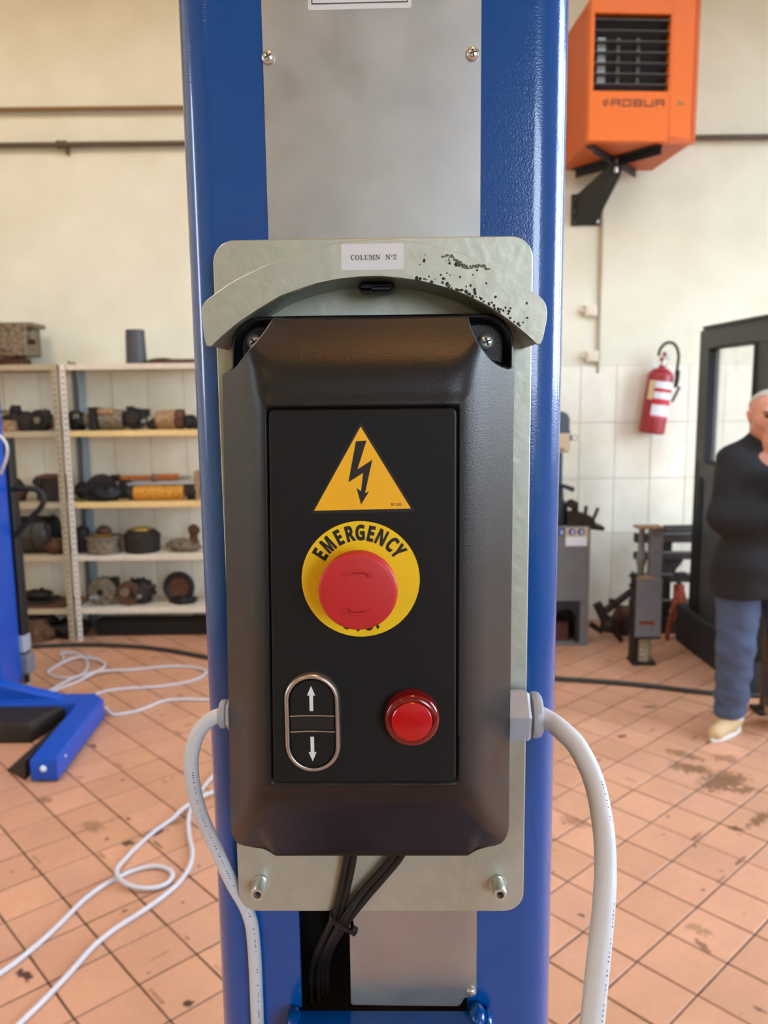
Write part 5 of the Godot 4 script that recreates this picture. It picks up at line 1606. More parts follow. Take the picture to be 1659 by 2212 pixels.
	# under the shelves
	salvage("rusty_axle_part", "reddish rusty axle part on the floor under the left bay", "engine part", Vector3(-2.42, 0, -5.50), [
		["arm", "n", v.call(0, 0.075, 0.03), "y", 0.10, 0.055, 0.15, M.rusty], ["disc", "s", v.call(-0.03, 0.11, -0.05), Vector3(0.13, 0.07, 0.06), M.oily], ["knuckle", "s", v.call(0.06, 0.05, 0.05), Vector3(0.06, 0.05, 0.05), M.rusty], ["nut", "c", v.call(0.02, 0.07, 0.11), "z", 0.014, 0.02, M.alloy]], 0.0, "salvaged parts under the shelves")
	salvage("black_bundle", "black lumpy bundle on the floor beside the rusty axle part", "bundle", Vector3(-2.22, 0, -5.54), [
		["sack", "s", v.call(0, 0.06, 0), Vector3(0.12, 0.062, 0.10), M.rubber], ["fold", "s", v.call(0.03, 0.10, 0.02), Vector3(0.06, 0.03, 0.06), M.oily_black]], 0.0, "salvaged parts under the shelves")
	salvage("dark_beam", "long dark beam lying on the floor under the right bay", "beam", Vector3(-1.58, 0, -5.60), [
		["beam", "b", v.call(0, 0.055, 0), Vector3(0.92, 0.11, 0.12), M.oily_black], ["plate", "b", v.call(0.30, 0.116, 0), Vector3(0.2, 0.012, 0.1), M.oily]], 0.0, "salvaged parts under the shelves")


# ---------------------------------------------------------------- machines on the right
func drill_press():
	var at := Vector3(1.15, 0, -5.36)
	var t := thing("drill_press", "blue-grey drilling machine on a grey cabinet, half hidden by the blue column", "drilling machine", Transform3D(Basis(), at))
	var s := Transform3D(Basis(), -at)
	# cabinet with a dark opening at its foot
	var c := MB.new()
	c.box(Vector3(1.145, 0.55, -5.36), Vector3(0.40, 0.50, 0.32), 0.006, s)
	c.box(Vector3(1.315, 0.15, -5.36), Vector3(0.06, 0.30, 0.32), 0.004, s)
	c.box(Vector3(0.975, 0.15, -5.36), Vector3(0.06, 0.30, 0.32), 0.004, s)
	c.box(Vector3(1.145, 0.15, -5.51), Vector3(0.30, 0.30, 0.02), 0.002, s)
	c.box(Vector3(1.145, 0.008, -5.36), Vector3(0.40, 0.016, 0.33), 0.003, s)
	var cab := part(t, "cabinet", c.done(), M.grey_machine)
	part(cab, "opening_arch", MB.new().extrude(PackedVector2Array([Vector2(1.0, 0.3), Vector2(1.0, 0.24), Vector2(1.22, 0.25), Vector2(1.26, 0.21), Vector2(1.26, 0.02), Vector2(1.29, 0.02), Vector2(1.29, 0.305), Vector2(1.27, 0.305)]), -5.23, -5.2, 0.002, s).done(), M.black)
	part(cab, "red_crate", MB.new().box(Vector3(1.13, 0.08, -5.36), Vector3(0.2, 0.13, 0.2), 0.006, s).done(), mat(Color(0.30, 0.12, 0.10), 0.7))
	var st := part(cab, "notice_plate", MB.new().box(Vector3(1.255, 0.735, -5.199), Vector3(0.145, 0.125, 0.003), 0.0006, s).done(), M.beige)
	part(st, "white_label", MB.new().box(Vector3(1.252, 0.705, -5.197), Vector3(0.135, 0.060, 0.002), 0, s).done(), M.label)
	for q in [[1.222, 0.768], [1.282, 0.768], [1.152, 0.768], [1.098, 0.772]]:
		var o := part(st, "round_sign", MB.new().lathe(drum(0.024, 0, 0.0025, 0.0003), 24, s * axis("z", Vector3(q[0], q[1], -5.198))).done(), mat(Color(0.20, 0.25, 0.55), 0.5))
		part(o, "pictogram", MB.new().box(Vector3(q[0] + 0.004, q[1] - 0.002, -5.1952), Vector3(0.012, 0.024, 0.001), 0, s).done(), M.label)
	# machine base, column, head
	part(t, "base", MB.new().lathe([Vector2(0, 0.80), Vector2(0.105, 0.80), Vector2(0.10, 0.93), Vector2(0.075, 0.97), Vector2(0.07, 1.05), Vector2(0, 1.05)], 28, s * shift(1.12, 0, -5.34)).done(), M.arm)
	part(t, "column", MB.new().box(Vector3(1.13, 1.18, -5.38), Vector3(0.105, 0.27, 0.11), 0.01, s).done(), M.blue_grey)
	part(t, "spindle", MB.new().lathe(drum(0.014, 1.09, 1.28, 0.004), 16, s * shift(1.10, 0, -5.25)).done(), M.arm)
	var hd := part(t, "head", MB.new().box(Vector3(1.11, 1.345, -5.34), Vector3(0.18, 0.125, 0.28), 0.012, s).done(), M.beige)
	part(hd, "name_plate", MB.new().box(Vector3(1.145, 1.305, -5.199), Vector3(0.03, 0.014, 0.002), 0, s).done(), M.slat)
	part(hd, "switch", MB.new().box(Vector3(1.212, 1.375, -5.27), Vector3(0.02, 0.04, 0.03), 0.003, s).done(), M.black)
	part(hd, "ring_pull", MB.new().tube(ring_points(s * Vector3(1.243, 1.375, -5.27), 0.018), 0.003, 8).done(), M.bare_steel)
	part(t, "motor_cover", MB.new().extrude(PackedVector2Array([Vector2(1.02, 1.405), Vector2(1.208, 1.405), Vector2(1.208, 1.418), Vector2(1.20, 1.425), Vector2(1.20, 1.50), Vector2(1.185, 1.53), Vector2(1.15, 1.548), Vector2(1.02, 1.552)]), -5.48, -5.22, 0.012, s).done(), M.blue_grey)
	var hl := [s * Vector3(1.09, 1.085, -5.24), s * Vector3(1.17, 1.065, -5.23), s * Vector3(1.235, 1.040, -5.22)]
	part(t, "feed_handle", MB.new().tube(hl, 0.013, 10, [0.01, 0.013, 0.016]).done(), M.arm)
	# vice clamped on the side
	var v := part(t, "vice_table", MB.new().box(Vector3.ZERO, Vector3(0.20, 0.028, 0.14), 0.004, s * Transform3D(Basis(Vector3(0, 0, 1), -0.12), Vector3(1.345, 0.790, -5.30))).done(), M.dark_steel)
	part(v, "vice_body", MB.new().extrude(PackedVector2Array([Vector2(1.20, 0.80), Vector2(1.40, 0.79), Vector2(1.385, 0.83), Vector2(1.36, 0.86), Vector2(1.30, 0.88), Vector2(1.20, 0.89)]), -5.36, -5.24, 0.006, s).done(), M.dark_steel)
	part(v, "vice_jaw", MB.new().box(Vector3(1.262, 0.915, -5.30), Vector3(0.025, 0.08, 0.10), 0.004, s).done(), M.dark_steel)
	part(v, "vice_screw", MB.new().lathe(drum(0.03, 0, 0.03, 0.006), 18, s * axis("z", Vector3(1.225, 0.945, -5.27))).done(), M.dark_steel)
	part(v, "vice_post", MB.new().tube([s * Vector3(1.325, 0.86, -5.28), s * Vector3(1.332, 0.925, -5.28)], 0.012, 10).done(), M.dark_steel)
	part(v, "vice_handle", MB.new().tube([s * Vector3(1.375, 0.83, -5.27), s * Vector3(1.40, 0.90, -5.26), s * Vector3(1.405, 0.915, -5.26)], 0.011, 10).done(), M.dark_steel)

func ring_points(c: Vector3, r: float) -> Array:
	var out := []
	for k in 19:
		var a := TAU * k / 18.0
		out.append(c + Vector3(cos(a) * r, sin(a) * r, 0))
	return out

func press_stand():
	# grey stand with a tall plate, a rod and a concrete-filled foot
	var at := Vector3(1.60, 0, -4.85)
	var t := thing("press_stand", "grey steel press stand with a rod and short pale foot on the floor", "press stand", Transform3D(Basis(), at))
	var s := Transform3D(Basis(), -at)
	part(t, "front_plate", MB.new().box(Vector3(1.610, 0.355, -4.815), Vector3(0.155, 0.37, 0.03), 0.003, s).done(), M.grey_stand)
	part(t, "tall_plate", MB.new().box(Vector3(1.658, 0.51, -4.87), Vector3(0.066, 0.68, 0.08), 0.003, s).done(), M.grey_stand)
	part(t, "top_plate", MB.new().box(Vector3(1.608, 0.853, -4.86), Vector3(0.155, 0.012, 0.11), 0.002, s).done(), M.tan)
	part(t, "shelf_plate", MB.new().box(Vector3(1.585, 0.545, -4.85), Vector3(0.11, 0.012, 0.10), 0.002, s).done(), M.tan)
	part(t, "rod", MB.new().lathe([Vector2(0, 0.53), Vector2(0.022, 0.53), Vector2(0.022, 0.61), Vector2(0.029, 0.625), Vector2(0.029, 0.675), Vector2(0.023, 0.69), Vector2(0.018, 0.80), Vector2(0.018, 0.85), Vector2(0, 0.85)], 20, s * shift(1.570, 0, -4.86)).done(), M.grey_machine)
	part(t, "side_plate", MB.new().box(Vector3(1.530, 0.29, -4.86), Vector3(0.012, 0.56, 0.09), 0.002, s).done(), M.dark_steel)
	for y in [0.555, 0.495]:
		part(t, "bolt", MB.new().lathe(drum(0.011, 0, 0.03, 0.002), 12, s * axis("x", Vector3(1.495, y, -4.84))).done(), M.dark_steel)
	part(t, "foot", MB.new().lathe([Vector2(0, 0.02), Vector2(0.046, 0.02), Vector2(0.044, 0.18), Vector2(0, 0.18)], 24, s * shift(1.600, 0, -4.85)).done(), M.concrete_foot)
	part(t, "foot_angle", MB.new().box(Vector3(1.546, 0.09, -4.85), Vector3(0.03, 0.18, 0.06), 0.003, s).done(), M.dark_steel)
	part(t, "base_plate", MB.new().box(Vector3(1.59, 0.010, -4.85), Vector3(0.145, 0.02, 0.13), 0.003, s).done(), M.dark_steel)
	part(t, "collar", MB.new().box(Vector3(1.605, 0.172, -4.84), Vector3(0.17, 0.014, 0.10), 0.003, s).done(), M.dark_steel)
	for q in [[1.632, 0.245], [1.632, 0.225]]:
		part(t, "rivet", MB.new().lathe(drum(0.005, 0, 0.003, 0.001), 10, s * axis("z", Vector3(q[0], q[1], -4.80))).done(), M.hole)
	part(t, "rust_patch", MB.new().box(Vector3(1.600, 0.268, -4.7992), Vector3(0.09, 0.022, 0.001), 0, s).done(), M.jack_orange)
	# lever linkage lying behind it
	var l := thing("lever_linkage", "dark greasy lever linkage leaning on the floor beside the drilling machine", "linkage", shift(1.55, 0, -5.30))
	var ls := shift(-1.55, 0, 5.30)
	part(l, "arm", MB.new().tube([ls * Vector3(1.68, 0.36, -5.30), ls * Vector3(1.48, 0.215, -5.28)], 0.025, 12).done(), M.dark_steel)
	part(l, "cross_arm", MB.new().tube([ls * Vector3(1.42, 0.265, -5.28), ls * Vector3(1.47, 0.165, -5.27), ls * Vector3(1.52, 0.11, -5.26), ls * Vector3(1.585, 0.012, -5.25)], 0.022, 12, [0.03, 0.034, 0.03, 0.016]).done(), M.dark_steel)
	part(l, "hub", MB.new().lump(ls * Vector3(1.50, 0.12, -5.27), Vector3(0.05, 0.055, 0.05), noise(0.5, 71), 0.4, 20).done(), M.oily)
	part(l, "lug", MB.new().lathe(drum(0.022, 0, 0.03, 0.004), 14, ls * shift(1.52, 0.265, -5.28)).done(), M.dark_steel)
	part(l, "foot", MB.new().tube([ls * Vector3(1.47, 0.06, -5.30), ls * Vector3(1.40, 0.10, -5.36)], 0.02, 10).done(), M.dark_steel)
	# low dark gearbox lump
	var g := thing("axle_casing", "small dark rusty casing on the floor behind the press stand", "casing", shift(1.66, 0, -5.45))
	part(g, "casing", MB.new().lump(Vector3(0, 0.10, 0), Vector3(0.085, 0.10, 0.08), noise(0.5, 73), 0.4, 22).done(), M.rusty)
	part(g, "flange", MB.new().lathe(drum(0.05, 0, 0.03, 0.005), 18, axis("z", Vector3(0, 0.10, 0.07))).done(), M.oily)
	# steel frame of heavy bars behind the stand
	var f := thing("steel_rack", "rack of heavy dark steel bars standing against the tiled wall", "steel rack", shift(2.05, 0, -5.50))
	var fs := shift(-2.05, 0, 5.50)
	for q in [[1.72, 2.33, 0.672, 0.062], [1.72, 2.33, 0.548, 0.050], [1.72, 2.20, 0.392, 0.055], [1.70, 2.40, 0.205, 0.06]]:
		var o := part(f, "bar", MB.new().box(Vector3((q[0] + q[1]) / 2, q[2], -5.47), Vector3(q[1] - q[0], q[3], 0.07), 0.004, fs).done(), M.dark_steel)
		part(o, "edge_strip", MB.new().box(Vector3((q[0] + q[1]) / 2, q[2] + q[3] / 2 + 0.001, -5.445), Vector3(q[1] - q[0] - 0.02, 0.006, 0.02), 0.001, fs).done(), M.grey_machine)
	for x in [1.965, 2.215]:
		part(f, "upright", MB.new().box(Vector3(x, 0.35 if x < 2.1 else 0.36, -5.53), Vector3(0.055, 0.70 if x < 2.1 else 0.72, 0.05), 0.004, fs).done(), M.dark_steel)
	part(f, "corner_web", MB.new().extrude(PackedVector2Array([Vector2(1.93, 0.54), Vector2(1.93, 0.42), Vector2(2.0, 0.42), Vector2(2.06, 0.50), Vector2(2.06, 0.54)]), -5.50, -5.48, 0.001, fs).done(), M.dark_steel)
	part(f, "roller", MB.new().lathe(drum(0.04, -0.2, 0.2, 0.006), 18, fs * axis("x", Vector3(2.12, 0.715, -5.50))).done(), M.oily)
	part(f, "low_block", MB.new().box(Vector3(1.98, 0.055, -5.49), Vector3(0.16, 0.11, 0.12), 0.005, fs).done(), M.dark_steel)
	# two jack stands
	var px := [[1.995, -5.36, "orange jack stand behind the grey press stand"], [2.165, -5.33, "rusty brown jack stand beside the dark cab panel"]]
	for k in 2:
		var j := thing("jack_stand", px[k][2], "jack stand", shift(px[k][0], 0, px[k][1]), "jack stands")
		var m: Material = M.jack_orange if k == 0 else M.rusty
		for a in [0.5, 2.6, 4.7]:
			part(j, "leg", MB.new().tube([Vector3(cos(a) * 0.105, 0.0, sin(a) * 0.105), Vector3(cos(a) * 0.022, 0.34, sin(a) * 0.022)], 0.014, 8).done(), m)
		part(j, "sleeve", MB.new().lathe(drum(0.036, 0.22, 0.37, 0.004), 16).done(), m)
		part(j, "ratchet_bar", MB.new().box(Vector3(0, 0.40, 0), Vector3(0.026, 0.08, 0.026), 0.003).done(), M.dark_steel)
		part(j, "saddle", MB.new().box(Vector3(0, 0.446, 0), Vector3(0.09, 0.016, 0.04), 0.004).done(), M.dark_steel)

func machine_cab():
	# side of a dark machine cab with a glazed opening; it runs towards the camera along the right edge
	var a := Vector3(2.03, 0, -5.2)
	var dir := Vector3(0.03, 0, 0.85).normalized()
	var nrm := Vector3.UP.cross(dir).normalized()
	var xf := Transform3D(Basis(dir, Vector3.UP, dir.cross(Vector3.UP)), a)
	var t := thing("machine_cab", "dark grey machine cab side with a tall glazed window behind the man", "machine cab", xf)
	var L := 1.02
	var f := MB.new()
	f.box(Vector3(0.085, 1.125, 0), Vector3(0.17, 1.83, 0.06), 0.006)
	f.box(Vector3(0.045, 2.03, -0.01), Vector3(0.09, 0.04, 0.05), 0.004)
	f.box(Vector3(L / 2 + 0.03, 1.985, 0), Vector3(L - 0.06, 0.13, 0.07), 0.006)
	f.box(Vector3(L / 2, 0.72, 0), Vector3(L, 1.02, 0.06), 0.006)
	f.box(Vector3(0.74 + (L - 0.74) / 2, 1.58, 0), Vector3(L - 0.74, 0.75, 0.06), 0.006)
	part(t, "frame", f.done(), M.cab_paint)
	part(t, "window_seal", ring_wall(scaled(rrect(0.155, 1.215, 0.755, 1.938, 0.03, 5), 1000.0), scaled(rrect(0.18, 1.24, 0.73, 1.915, 0.02, 5), 1000.0), scaled(rrect(0.175, 1.235, 0.735, 1.92, 0.02, 5), 1000.0), 0.0, 0.045, Transform3D()), M.cab_rubber)
	part(t, "glass_pane", MB.new().box(Vector3(0.455, 1.578, 0.0), Vector3(0.57, 0.70, 0.005)).done(), M.glass)
	part(t, "door_handle", MB.new().tube([Vector3(0.80, 1.72, -0.05), Vector3(0.83, 1.72, -0.07), Vector3(0.90, 1.72, -0.07), Vector3(0.93, 1.72, -0.05)], 0.008, 8).done(), M.bare_steel)
	part(t, "base_block", MB.new().box(Vector3(0.40, 0.13, 0.0), Vector3(1.0, 0.26, 0.14), 0.012).done(), M.cab_rubber)
	part(t, "roof_edge", MB.new().box(Vector3(L / 2 + 0.04, 2.052, 0.01), Vector3(L - 0.12, 0.016, 0.10), 0.004).done(), M.cab_paint)
	# brown post at the very edge
	var p := thing("rusty_post", "rusty brown steel post standing behind the man's legs", "post", shift(1.99, 0, -4.05))
	part(p, "post", MB.new().box(Vector3(0, 0.28, 0), Vector3(0.05, 0.52, 0.05), 0.004).done(), M.rusty)
	part(p, "foot_plate", MB.new().box(Vector3(0, 0.010, 0), Vector3(0.12, 0.02, 0.12), 0.003).done(), M.dark_steel)


# ---------------------------------------------------------------- the man
# bones: [a, b, radius at a, radius at b]
static func bone_field(p: Vector3, bones: Array, k: float) -> float:
	var d := 1e9
	for q in bones:
		var a: Vector3 = q[0]
		var ab: Vector3 = q[1] - a
		var t := clampf((p - a).dot(ab) / maxf(ab.length_squared(), 1e-9), 0.0, 1.0)
		var e := p.distance_to(a + ab * t) - lerpf(q[2], q[3], t)
		var h := maxf(k - absf(d - e), 0.0)
		d = minf(d, e) - h * h / (4.0 * k)
	return d

# surface nets: one vertex in each cell that the surface crosses, one quad round each crossed edge
func nets(lo: Vector3, hi: Vector3, cell: float, f: Callable, out: Array):
	var n := Vector3i(((hi - lo) / cell).ceil()) + Vector3i(2, 2, 2)
	var val := PackedFloat32Array()
	val.resize(n.x * n.y * n.z)
	var blk := 4
	var reach := cell * blk * 0.9 + cell
	for bz in range(0, n.z, blk):
		for by in range(0, n.y, blk):
			for bx in range(0, n.x, blk):
				var dm: float = f.call(lo + Vector3(bx + 1.5, by + 1.5, bz + 1.5) * cell)
				var far := absf(dm) > reach * 1.35
				for z in range(bz, mini(bz + blk, n.z)):
					for y in range(by, mini(by + blk, n.y)):
						for x in range(bx, mini(bx + blk, n.x)):
							val[(z * n.y + y) * n.x + x] = dm if far else f.call(lo + Vector3(x, y, z) * cell)
	var verts: PackedVector3Array = out[0]
	var idx: PackedInt32Array = out[1]
	var at := PackedInt32Array()
	at.resize(val.size())
	at.fill(-1)
	var sx := 1
	var sy := n.x
	var sz := n.x * n.y
	var corner := [0, sx, sy, sx + sy, sz, sx + sz, sy + sz, sx + sy + sz]
	var pos := [Vector3(0, 0, 0), Vector3(1, 0, 0), Vector3(0, 1, 0), Vector3(1, 1, 0), Vector3(0, 0, 1), Vector3(1, 0, 1), Vector3(0, 1, 1), Vector3(1, 1, 1)]
	var edges := [[0, 1], [2, 3], [4, 5], [6, 7], [0, 2], [1, 3], [4, 6], [5, 7], [0, 4], [1, 5], [2, 6], [3, 7]]
	for z in n.z - 1:
		for y in n.y - 1:
			for x in n.x - 1:
				var i := (z * n.y + y) * n.x + x
				var v0 := val[i] < 0.0
				var same := true
				for c in range(1, 8):
					if (val[i + corner[c]] < 0.0) != v0:
						same = false
						break
				if same:
					continue
				var sum := Vector3.ZERO
				var cnt := 0
				for e in edges:
					var p: float = val[i + corner[e[0]]]
					var q: float = val[i + corner[e[1]]]
					if (p < 0.0) != (q < 0.0):
						sum += (pos[e[0]] as Vector3).lerp(pos[e[1]], p / (p - q))
						cnt += 1
				at[i] = verts.size()
				verts.append(lo + (Vector3(x, y, z) + sum / cnt) * cell)
	for z in range(1, n.z - 1):
		for y in range(1, n.y - 1):
			for x in range(1, n.x - 1):
				var i := (z * n.y + y) * n.x + x
				var inside := val[i] < 0.0
				for q in [[sx, sy, sz], [sy, sz, sx], [sz, sx, sy]]:
					if (val[i + q[0]] < 0.0) == inside:
						continue
					var a := at[i]
					var b := at[i - q[1]]
					var c := at[i - q[1] - q[2]]
					var d := at[i - q[2]]
					if a < 0 or b < 0 or c < 0 or d < 0:
						continue
					# clockwise seen from outside
					if inside:
						idx.append_array([a, d, c, a, c, b])
					else:
						idx.append_array([a, b, c, a, c, d])
	out[0] = verts
	out[1] = idx

func skin_of(lo: Vector3, hi: Vector3, cell: float, f: Callable) -> ArrayMesh:
	var out := [PackedVector3Array(), PackedInt32Array()]
	nets(lo, hi, cell, f, out)
	return indexed(out[0], out[1])

func person():
	var at := Vector3(1.79, 0, -3.79)
	var t := thing("person", "grey-haired man in black jacket and jeans, hand held to his chin", "person", Transform3D(Basis(), at))
	# everything below is in the man's own metres: x to the picture's right, z towards the camera
	var V := func(x: float, y: float, z: float) -> Vector3: return Vector3(x, y, z)
	var r_sh: Vector3 = V.call(-0.148, 1.345, -0.01)
	var r_el: Vector3 = V.call(-0.200, 1.085, 0.05)
	var r_wr: Vector3 = V.call(0.05, 1.10, 0.215)
	var l_sh: Vector3 = V.call(0.185, 1.365, -0.01)
	var l_el: Vector3 = V.call(0.165, 1.13, 0.21)
	var l_wr: Vector3 = V.call(0.012, 1.345, 0.190)
	var body := [[V.call(0, 1.44, -0.02), V.call(0, 1.36, -0.03), 0.058, 0.075], [V.call(-0.08, 1.30, -0.02), V.call(0.10, 1.30, -0.02), 0.095, 0.095], [V.call(0, 1.28, -0.01), V.call(0, 0.95, 0.02), 0.12, 0.13],
		[r_sh, r_el, 0.05, 0.04], [r_el, r_wr, 0.04, 0.028], [l_sh, l_el, 0.05, 0.04], [l_el, l_wr, 0.04, 0.027],
		[V.call(-0.09, 0.90, 0), V.call(-0.10, 0.46, 0.03), 0.085, 0.055], [V.call(-0.10, 0.46, 0.03), V.call(-0.095, 0.09, -0.02), 0.055, 0.04], [V.call(0.11, 0.90, 0), V.call(0.15, 0.46, 0.0), 0.085, 0.055], [V.call(0.15, 0.46, 0.0), V.call(0.19, 0.09, -0.08), 0.055, 0.04],
		[V.call(-0.095, 0.065, -0.01), V.call(-0.165, 0.045, 0.05), 0.030, 0.025], [V.call(0.195, 0.065, -0.085), V.call(0.217, 0.045, 0.0), 0.030, 0.025]]
	var out := [PackedVector3Array(), PackedInt32Array()]
	nets(Vector3(-0.32, 0.0, -0.24), Vector3(0.36, 1.44, 0.34), 0.016, func(p: Vector3) -> float: return bone_field(p, body, 0.05), out)
	# head, in its own turned frame
	var hf := Transform3D(Basis(Vector3.UP, deg_to_rad(-10)) * Basis(Vector3(1, 0, 0), deg_to_rad(6)), Vector3(0.0, 1.552, 0.015))
	var hi := hf.affine_inverse()
	var head := [[V.call(0, 0.032, -0.025), V.call(0, 0.040, -0.005), 0.084, 0.080], [V.call(0, 0.0, 0.03), V.call(0, -0.075, 0.042), 0.058, 0.040], [V.call(-0.036, -0.022, 0.040), V.call(0.036, -0.022, 0.040), 0.036, 0.036],
		[V.call(-0.045, -0.065, 0.0), V.call(-0.01, -0.092, 0.05), 0.034, 0.024], [V.call(0.045, -0.065, 0.0), V.call(0.01, -0.092, 0.05), 0.034, 0.024], [V.call(0, -0.06, -0.03), V.call(0, -0.17, -0.045), 0.056, 0.062]]
	var detail := [[V.call(0, 0.014, 0.086), V.call(0, -0.026, 0.104), 0.009, 0.0135], [V.call(-0.013, -0.030, 0.092), V.call(0.013, -0.030, 0.092), 0.010, 0.010], [V.call(-0.034, 0.030, 0.072), V.call(0.034, 0.030, 0.072), 0.013, 0.013],
		[V.call(-0.020, -0.056, 0.082), V.call(0.020, -0.056, 0.082), 0.007, 0.007], [V.call(-0.018, -0.067, 0.080), V.call(0.018, -0.067, 0.080), 0.007, 0.007], [V.call(-0.083, 0.012, -0.012), V.call(-0.080, -0.022, -0.006), 0.016, 0.010], [V.call(0.083, 0.012, -0.012), V.call(0.080, -0.022, -0.006), 0.016, 0.010]]
	var hfun := func(p: Vector3) -> float:
		var q: Vector3 = hi * (p as Vector3)
		var d := bone_field(q, head, 0.035)
		var e := bone_field(q, detail, 0.008)
		var h := maxf(0.012 - absf(d - e), 0.0)
		d = minf(d, e) - h * h / 0.048
		for x in [-0.033, 0.033]:
			d = maxf(d, 0.0135 - q.distance_to(Vector3(x, 0.010, 0.0885)))
		return d
	nets(Vector3(-0.13, 1.39, -0.12), Vector3(0.13, 1.69, 0.15), 0.0045, hfun, out)
	# his left hand as a loose fist under the chin: palm, four curled fingers, thumb along the cheek
	var hb := Transform3D(Basis(Vector3.UP, deg_to_rad(-8)), Vector3(-0.045, 1.428, 0.155))
	var hbi := hb.affine_inverse()
	var palm := [[V.call(0.035, -0.045, 0.012), V.call(0.005, 0.0, 0.016), 0.026, 0.028], [V.call(0.022, -0.028, 0.0), V.call(-0.022, 0.012, 0.008), 0.025, 0.024], [V.call(0.040, -0.062, 0.02), V.call(0.056, -0.088, 0.03), 0.027, 0.028]]
	var fingers := []
	for k in 4:
		var y := 0.030 - 0.0185 * k
		var o := 0.003 * absf(k - 1.2)
		fingers.append([[V.call(0.012, y + 0.006, 0.030), V.call(-0.026 + o, y + 0.004, 0.036), 0.0098, 0.0094], [V.call(-0.026 + o, y + 0.004, 0.036), V.call(-0.038 + o, y + 0.002, 0.014), 0.0094, 0.0086], [V.call(-0.038 + o, y + 0.002, 0.014), V.call(-0.020 + o, y, 0.000), 0.0086, 0.0078]])
	fingers.append([[V.call(0.020, 0.000, 0.006), V.call(0.012, 0.034, 0.020), 0.0125, 0.0105], [V.call(0.012, 0.034, 0.020), V.call(-0.004, 0.062, 0.018), 0.0105, 0.0088]])
	var handf := func(p: Vector3) -> float:
		var q: Vector3 = hbi * (p as Vector3)
		var d := bone_field(q, palm, 0.02)
		for fg in fingers:
			var e := bone_field(q, fg, 0.004)
			var h := maxf(0.005 - absf(d - e), 0.0)
			d = minf(d, e) - h * h / 0.02
		return d
	nets(Vector3(-0.12, 1.30, 0.09), Vector3(0.06, 1.52, 0.24), 0.0035, handf, out)
	part(t, "body", indexed(out[0], out[1]), M.skin)
	var folds := noise(5.0, 81, FastNoiseLite.TYPE_SIMPLEX_SMOOTH, 2)
	part(t, "hair", skin_of(Vector3(-0.13, 1.48, -0.16), Vector3(0.13, 1.70, 0.13), 0.0055, func(p: Vector3) -> float:
		var q: Vector3 = hi * (p as Vector3)
		var d := bone_field(q, [head[0]], 0.03) - 0.003 - 0.0016 * folds.get_noise_3dv(q * 22.0)
		var cut := maxf((q.z - 0.004) - (q.y - 0.075) * 1.5, -(q.y + 0.045) - maxf(0.0, -q.z) * 0.4)
		return maxf(d, cut)), M.hair)
	for x in [-0.033, 0.033]:
		var eye := SphereMesh.new()
		eye.radius = 0.0085
		eye.height = 0.017
		eye.radial_segments = 16
		eye.rings = 8
		var eo := part(t, "eye", eye, M.eye, hf * shift(x, 0.010, 0.0780))
		part(eo, "eyebrow", MB.new().tube([Vector3(-0.017, 0.018, 0.008), Vector3(0.0, 0.0225, 0.010), Vector3(0.017, 0.018, 0.007)], 0.0040, 8).done(), M.brow)
	# jacket
	var jk := [[V.call(-0.075, 1.385, -0.03), V.call(0.10, 1.385, -0.03), 0.060, 0.060], [V.call(-0.070, 1.26, -0.01), V.call(0.09, 1.26, -0.01), 0.130, 0.130], [V.call(-0.07, 1.08, 0.03), V.call(0.09, 1.08, 0.03), 0.150, 0.150], [V.call(-0.080, 0.86, 0.02), V.call(0.10, 0.86, 0.02), 0.152, 0.152], [V.call(-0.085, 0.74, 0.01), V.call(0.105, 0.74, 0.01), 0.140, 0.140],
		[r_sh, r_el, 0.074, 0.066], [r_el, r_wr, 0.064, 0.050], [l_sh, l_el, 0.078, 0.062], [l_el, l_el.lerp(l_wr, 0.86), 0.062, 0.046], [V.call(0, 1.40, -0.03), V.call(0, 1.435, -0.025), 0.075, 0.070]]
	part(t, "jacket", skin_of(Vector3(-0.36, 0.68, -0.24), Vector3(0.38, 1.49, 0.33), 0.011, func(p: Vector3) -> float:
		var d := bone_field(p, jk, 0.055) + 0.007 * folds.get_noise_3dv(Vector3(p.x, p.y * 1.6, p.z))
		d = maxf(d, 0.712 + 0.012 * sin(p.x * 9.0) - p.y)
		return maxf(d, 0.062 - Vector2(p.x, p.z + 0.02).length() if p.y > 1.40 else d)), M.jacket)
	var jacket: Node3D = t.get_node("jacket")
	var neck := []
	for k in 21:
		var a := TAU * k / 20.0
		neck.append(Vector3(cos(a) * 0.070, 1.432 + 0.018 * cos(a + PI / 2) * 0.8, -0.022 + sin(a) * 0.066))
	part(jacket, "collar", MB.new().tube(neck, 0.015, 10).done(), M.jacket)
	part(jacket, "zip", MB.new().tube([Vector3(0.005, 1.395, 0.075), Vector3(0.006, 1.32, 0.118), Vector3(0.008, 1.24, 0.128)], 0.004, 6).done(), M.slat)
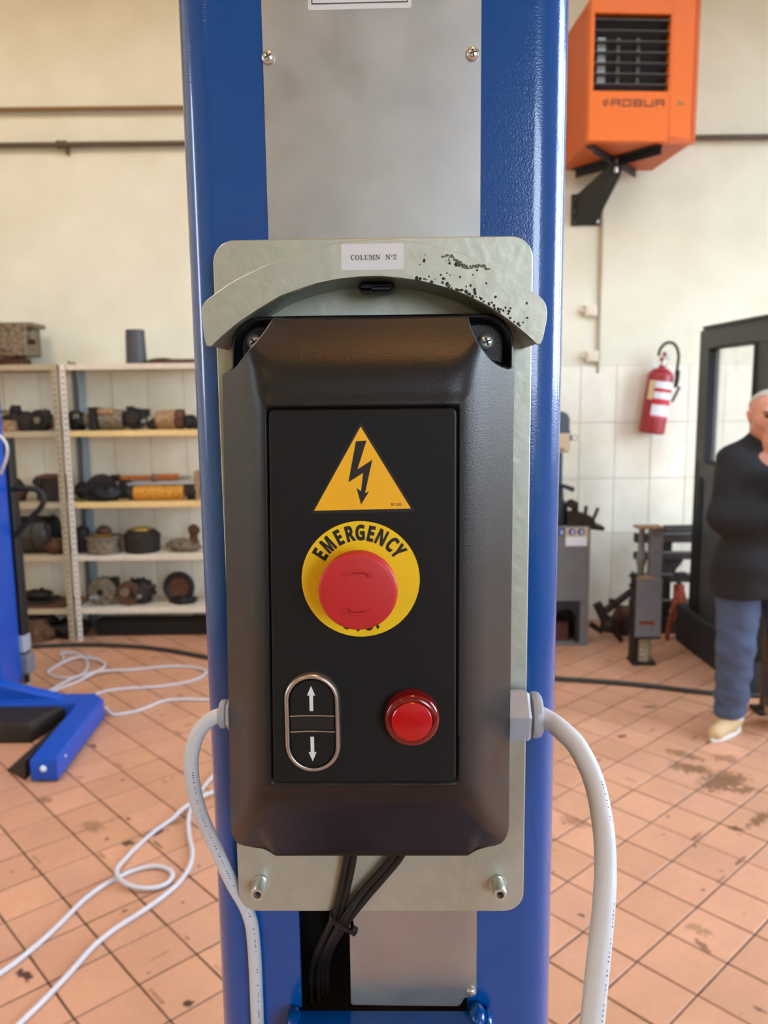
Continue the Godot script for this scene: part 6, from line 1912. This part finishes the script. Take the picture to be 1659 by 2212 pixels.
	# jeans
	var jn := [[V.call(-0.08, 0.84, 0.0), V.call(0.10, 0.84, 0.0), 0.125, 0.125], [V.call(-0.092, 0.80, 0.0), V.call(-0.10, 0.46, 0.02), 0.112, 0.088], [V.call(-0.10, 0.46, 0.02), V.call(-0.095, 0.10, -0.02), 0.088, 0.075], [V.call(0.112, 0.80, 0.0), V.call(0.16, 0.46, 0.0), 0.112, 0.088], [V.call(0.16, 0.46, 0.0), V.call(0.195, 0.10, -0.08), 0.088, 0.075]]
	var crease := noise(7.0, 83, FastNoiseLite.TYPE_SIMPLEX_SMOOTH, 2)
	part(t, "jeans", skin_of(Vector3(-0.24, 0.04, -0.20), Vector3(0.30, 0.98, 0.17), 0.011, func(p: Vector3) -> float:
		var d := bone_field(p, jn, 0.02) + 0.011 * crease.get_noise_3dv(Vector3(p.x * 1.2, p.y * 2.0, p.z * 1.2)) * (1.4 - p.y)
		return maxf(maxf(d, 0.085 - p.y), p.y - 0.96)), M.jeans)
	# shoes with socks
	for e in [[V.call(-0.095, 0.0, -0.01), -0.85], [V.call(0.195, 0.0, -0.085), 0.25]]:
		var sf := Transform3D(Basis(Vector3.UP, e[1]), e[0])
		var up := [[Vector3(0, 0.055, -0.055), Vector3(0, 0.050, 0.02), 0.040, 0.044], [Vector3(0, 0.048, 0.02), Vector3(0, 0.036, 0.145), 0.043, 0.036], [Vector3(0, 0.075, -0.035), Vector3(0, 0.085, -0.025), 0.040, 0.040]]
		var sh := part(t, "shoe", skin_of(Vector3(-0.07, 0.0, -0.12), Vector3(0.07, 0.14, 0.20), 0.006, func(p: Vector3) -> float:
			return maxf(bone_field(p, up, 0.03), 0.016 - p.y)), M.shoe, sf)
		var so := PackedVector2Array()
		for k in 28:
			var a := TAU * k / 28.0
			so.append(Vector2(cos(a) * (0.044 + 0.004 * sin(a)), -0.045 + sin(a) * 0.138))
		part(sh, "sole", MB.new().extrude(so, 0.002, 0.024, 0.003, Transform3D(Basis(Vector3(1, 0, 0), Vector3(0, 0, -1), Vector3(0, 1, 0)), Vector3.ZERO)).done(), M.sole)
		part(sh, "sock", MB.new().lathe([Vector2(0.0, 0.07), Vector2(0.05, 0.07), Vector2(0.048, 0.13), Vector2(0, 0.13)], 20, shift(0, 0, -0.02)).done(), M.sock)
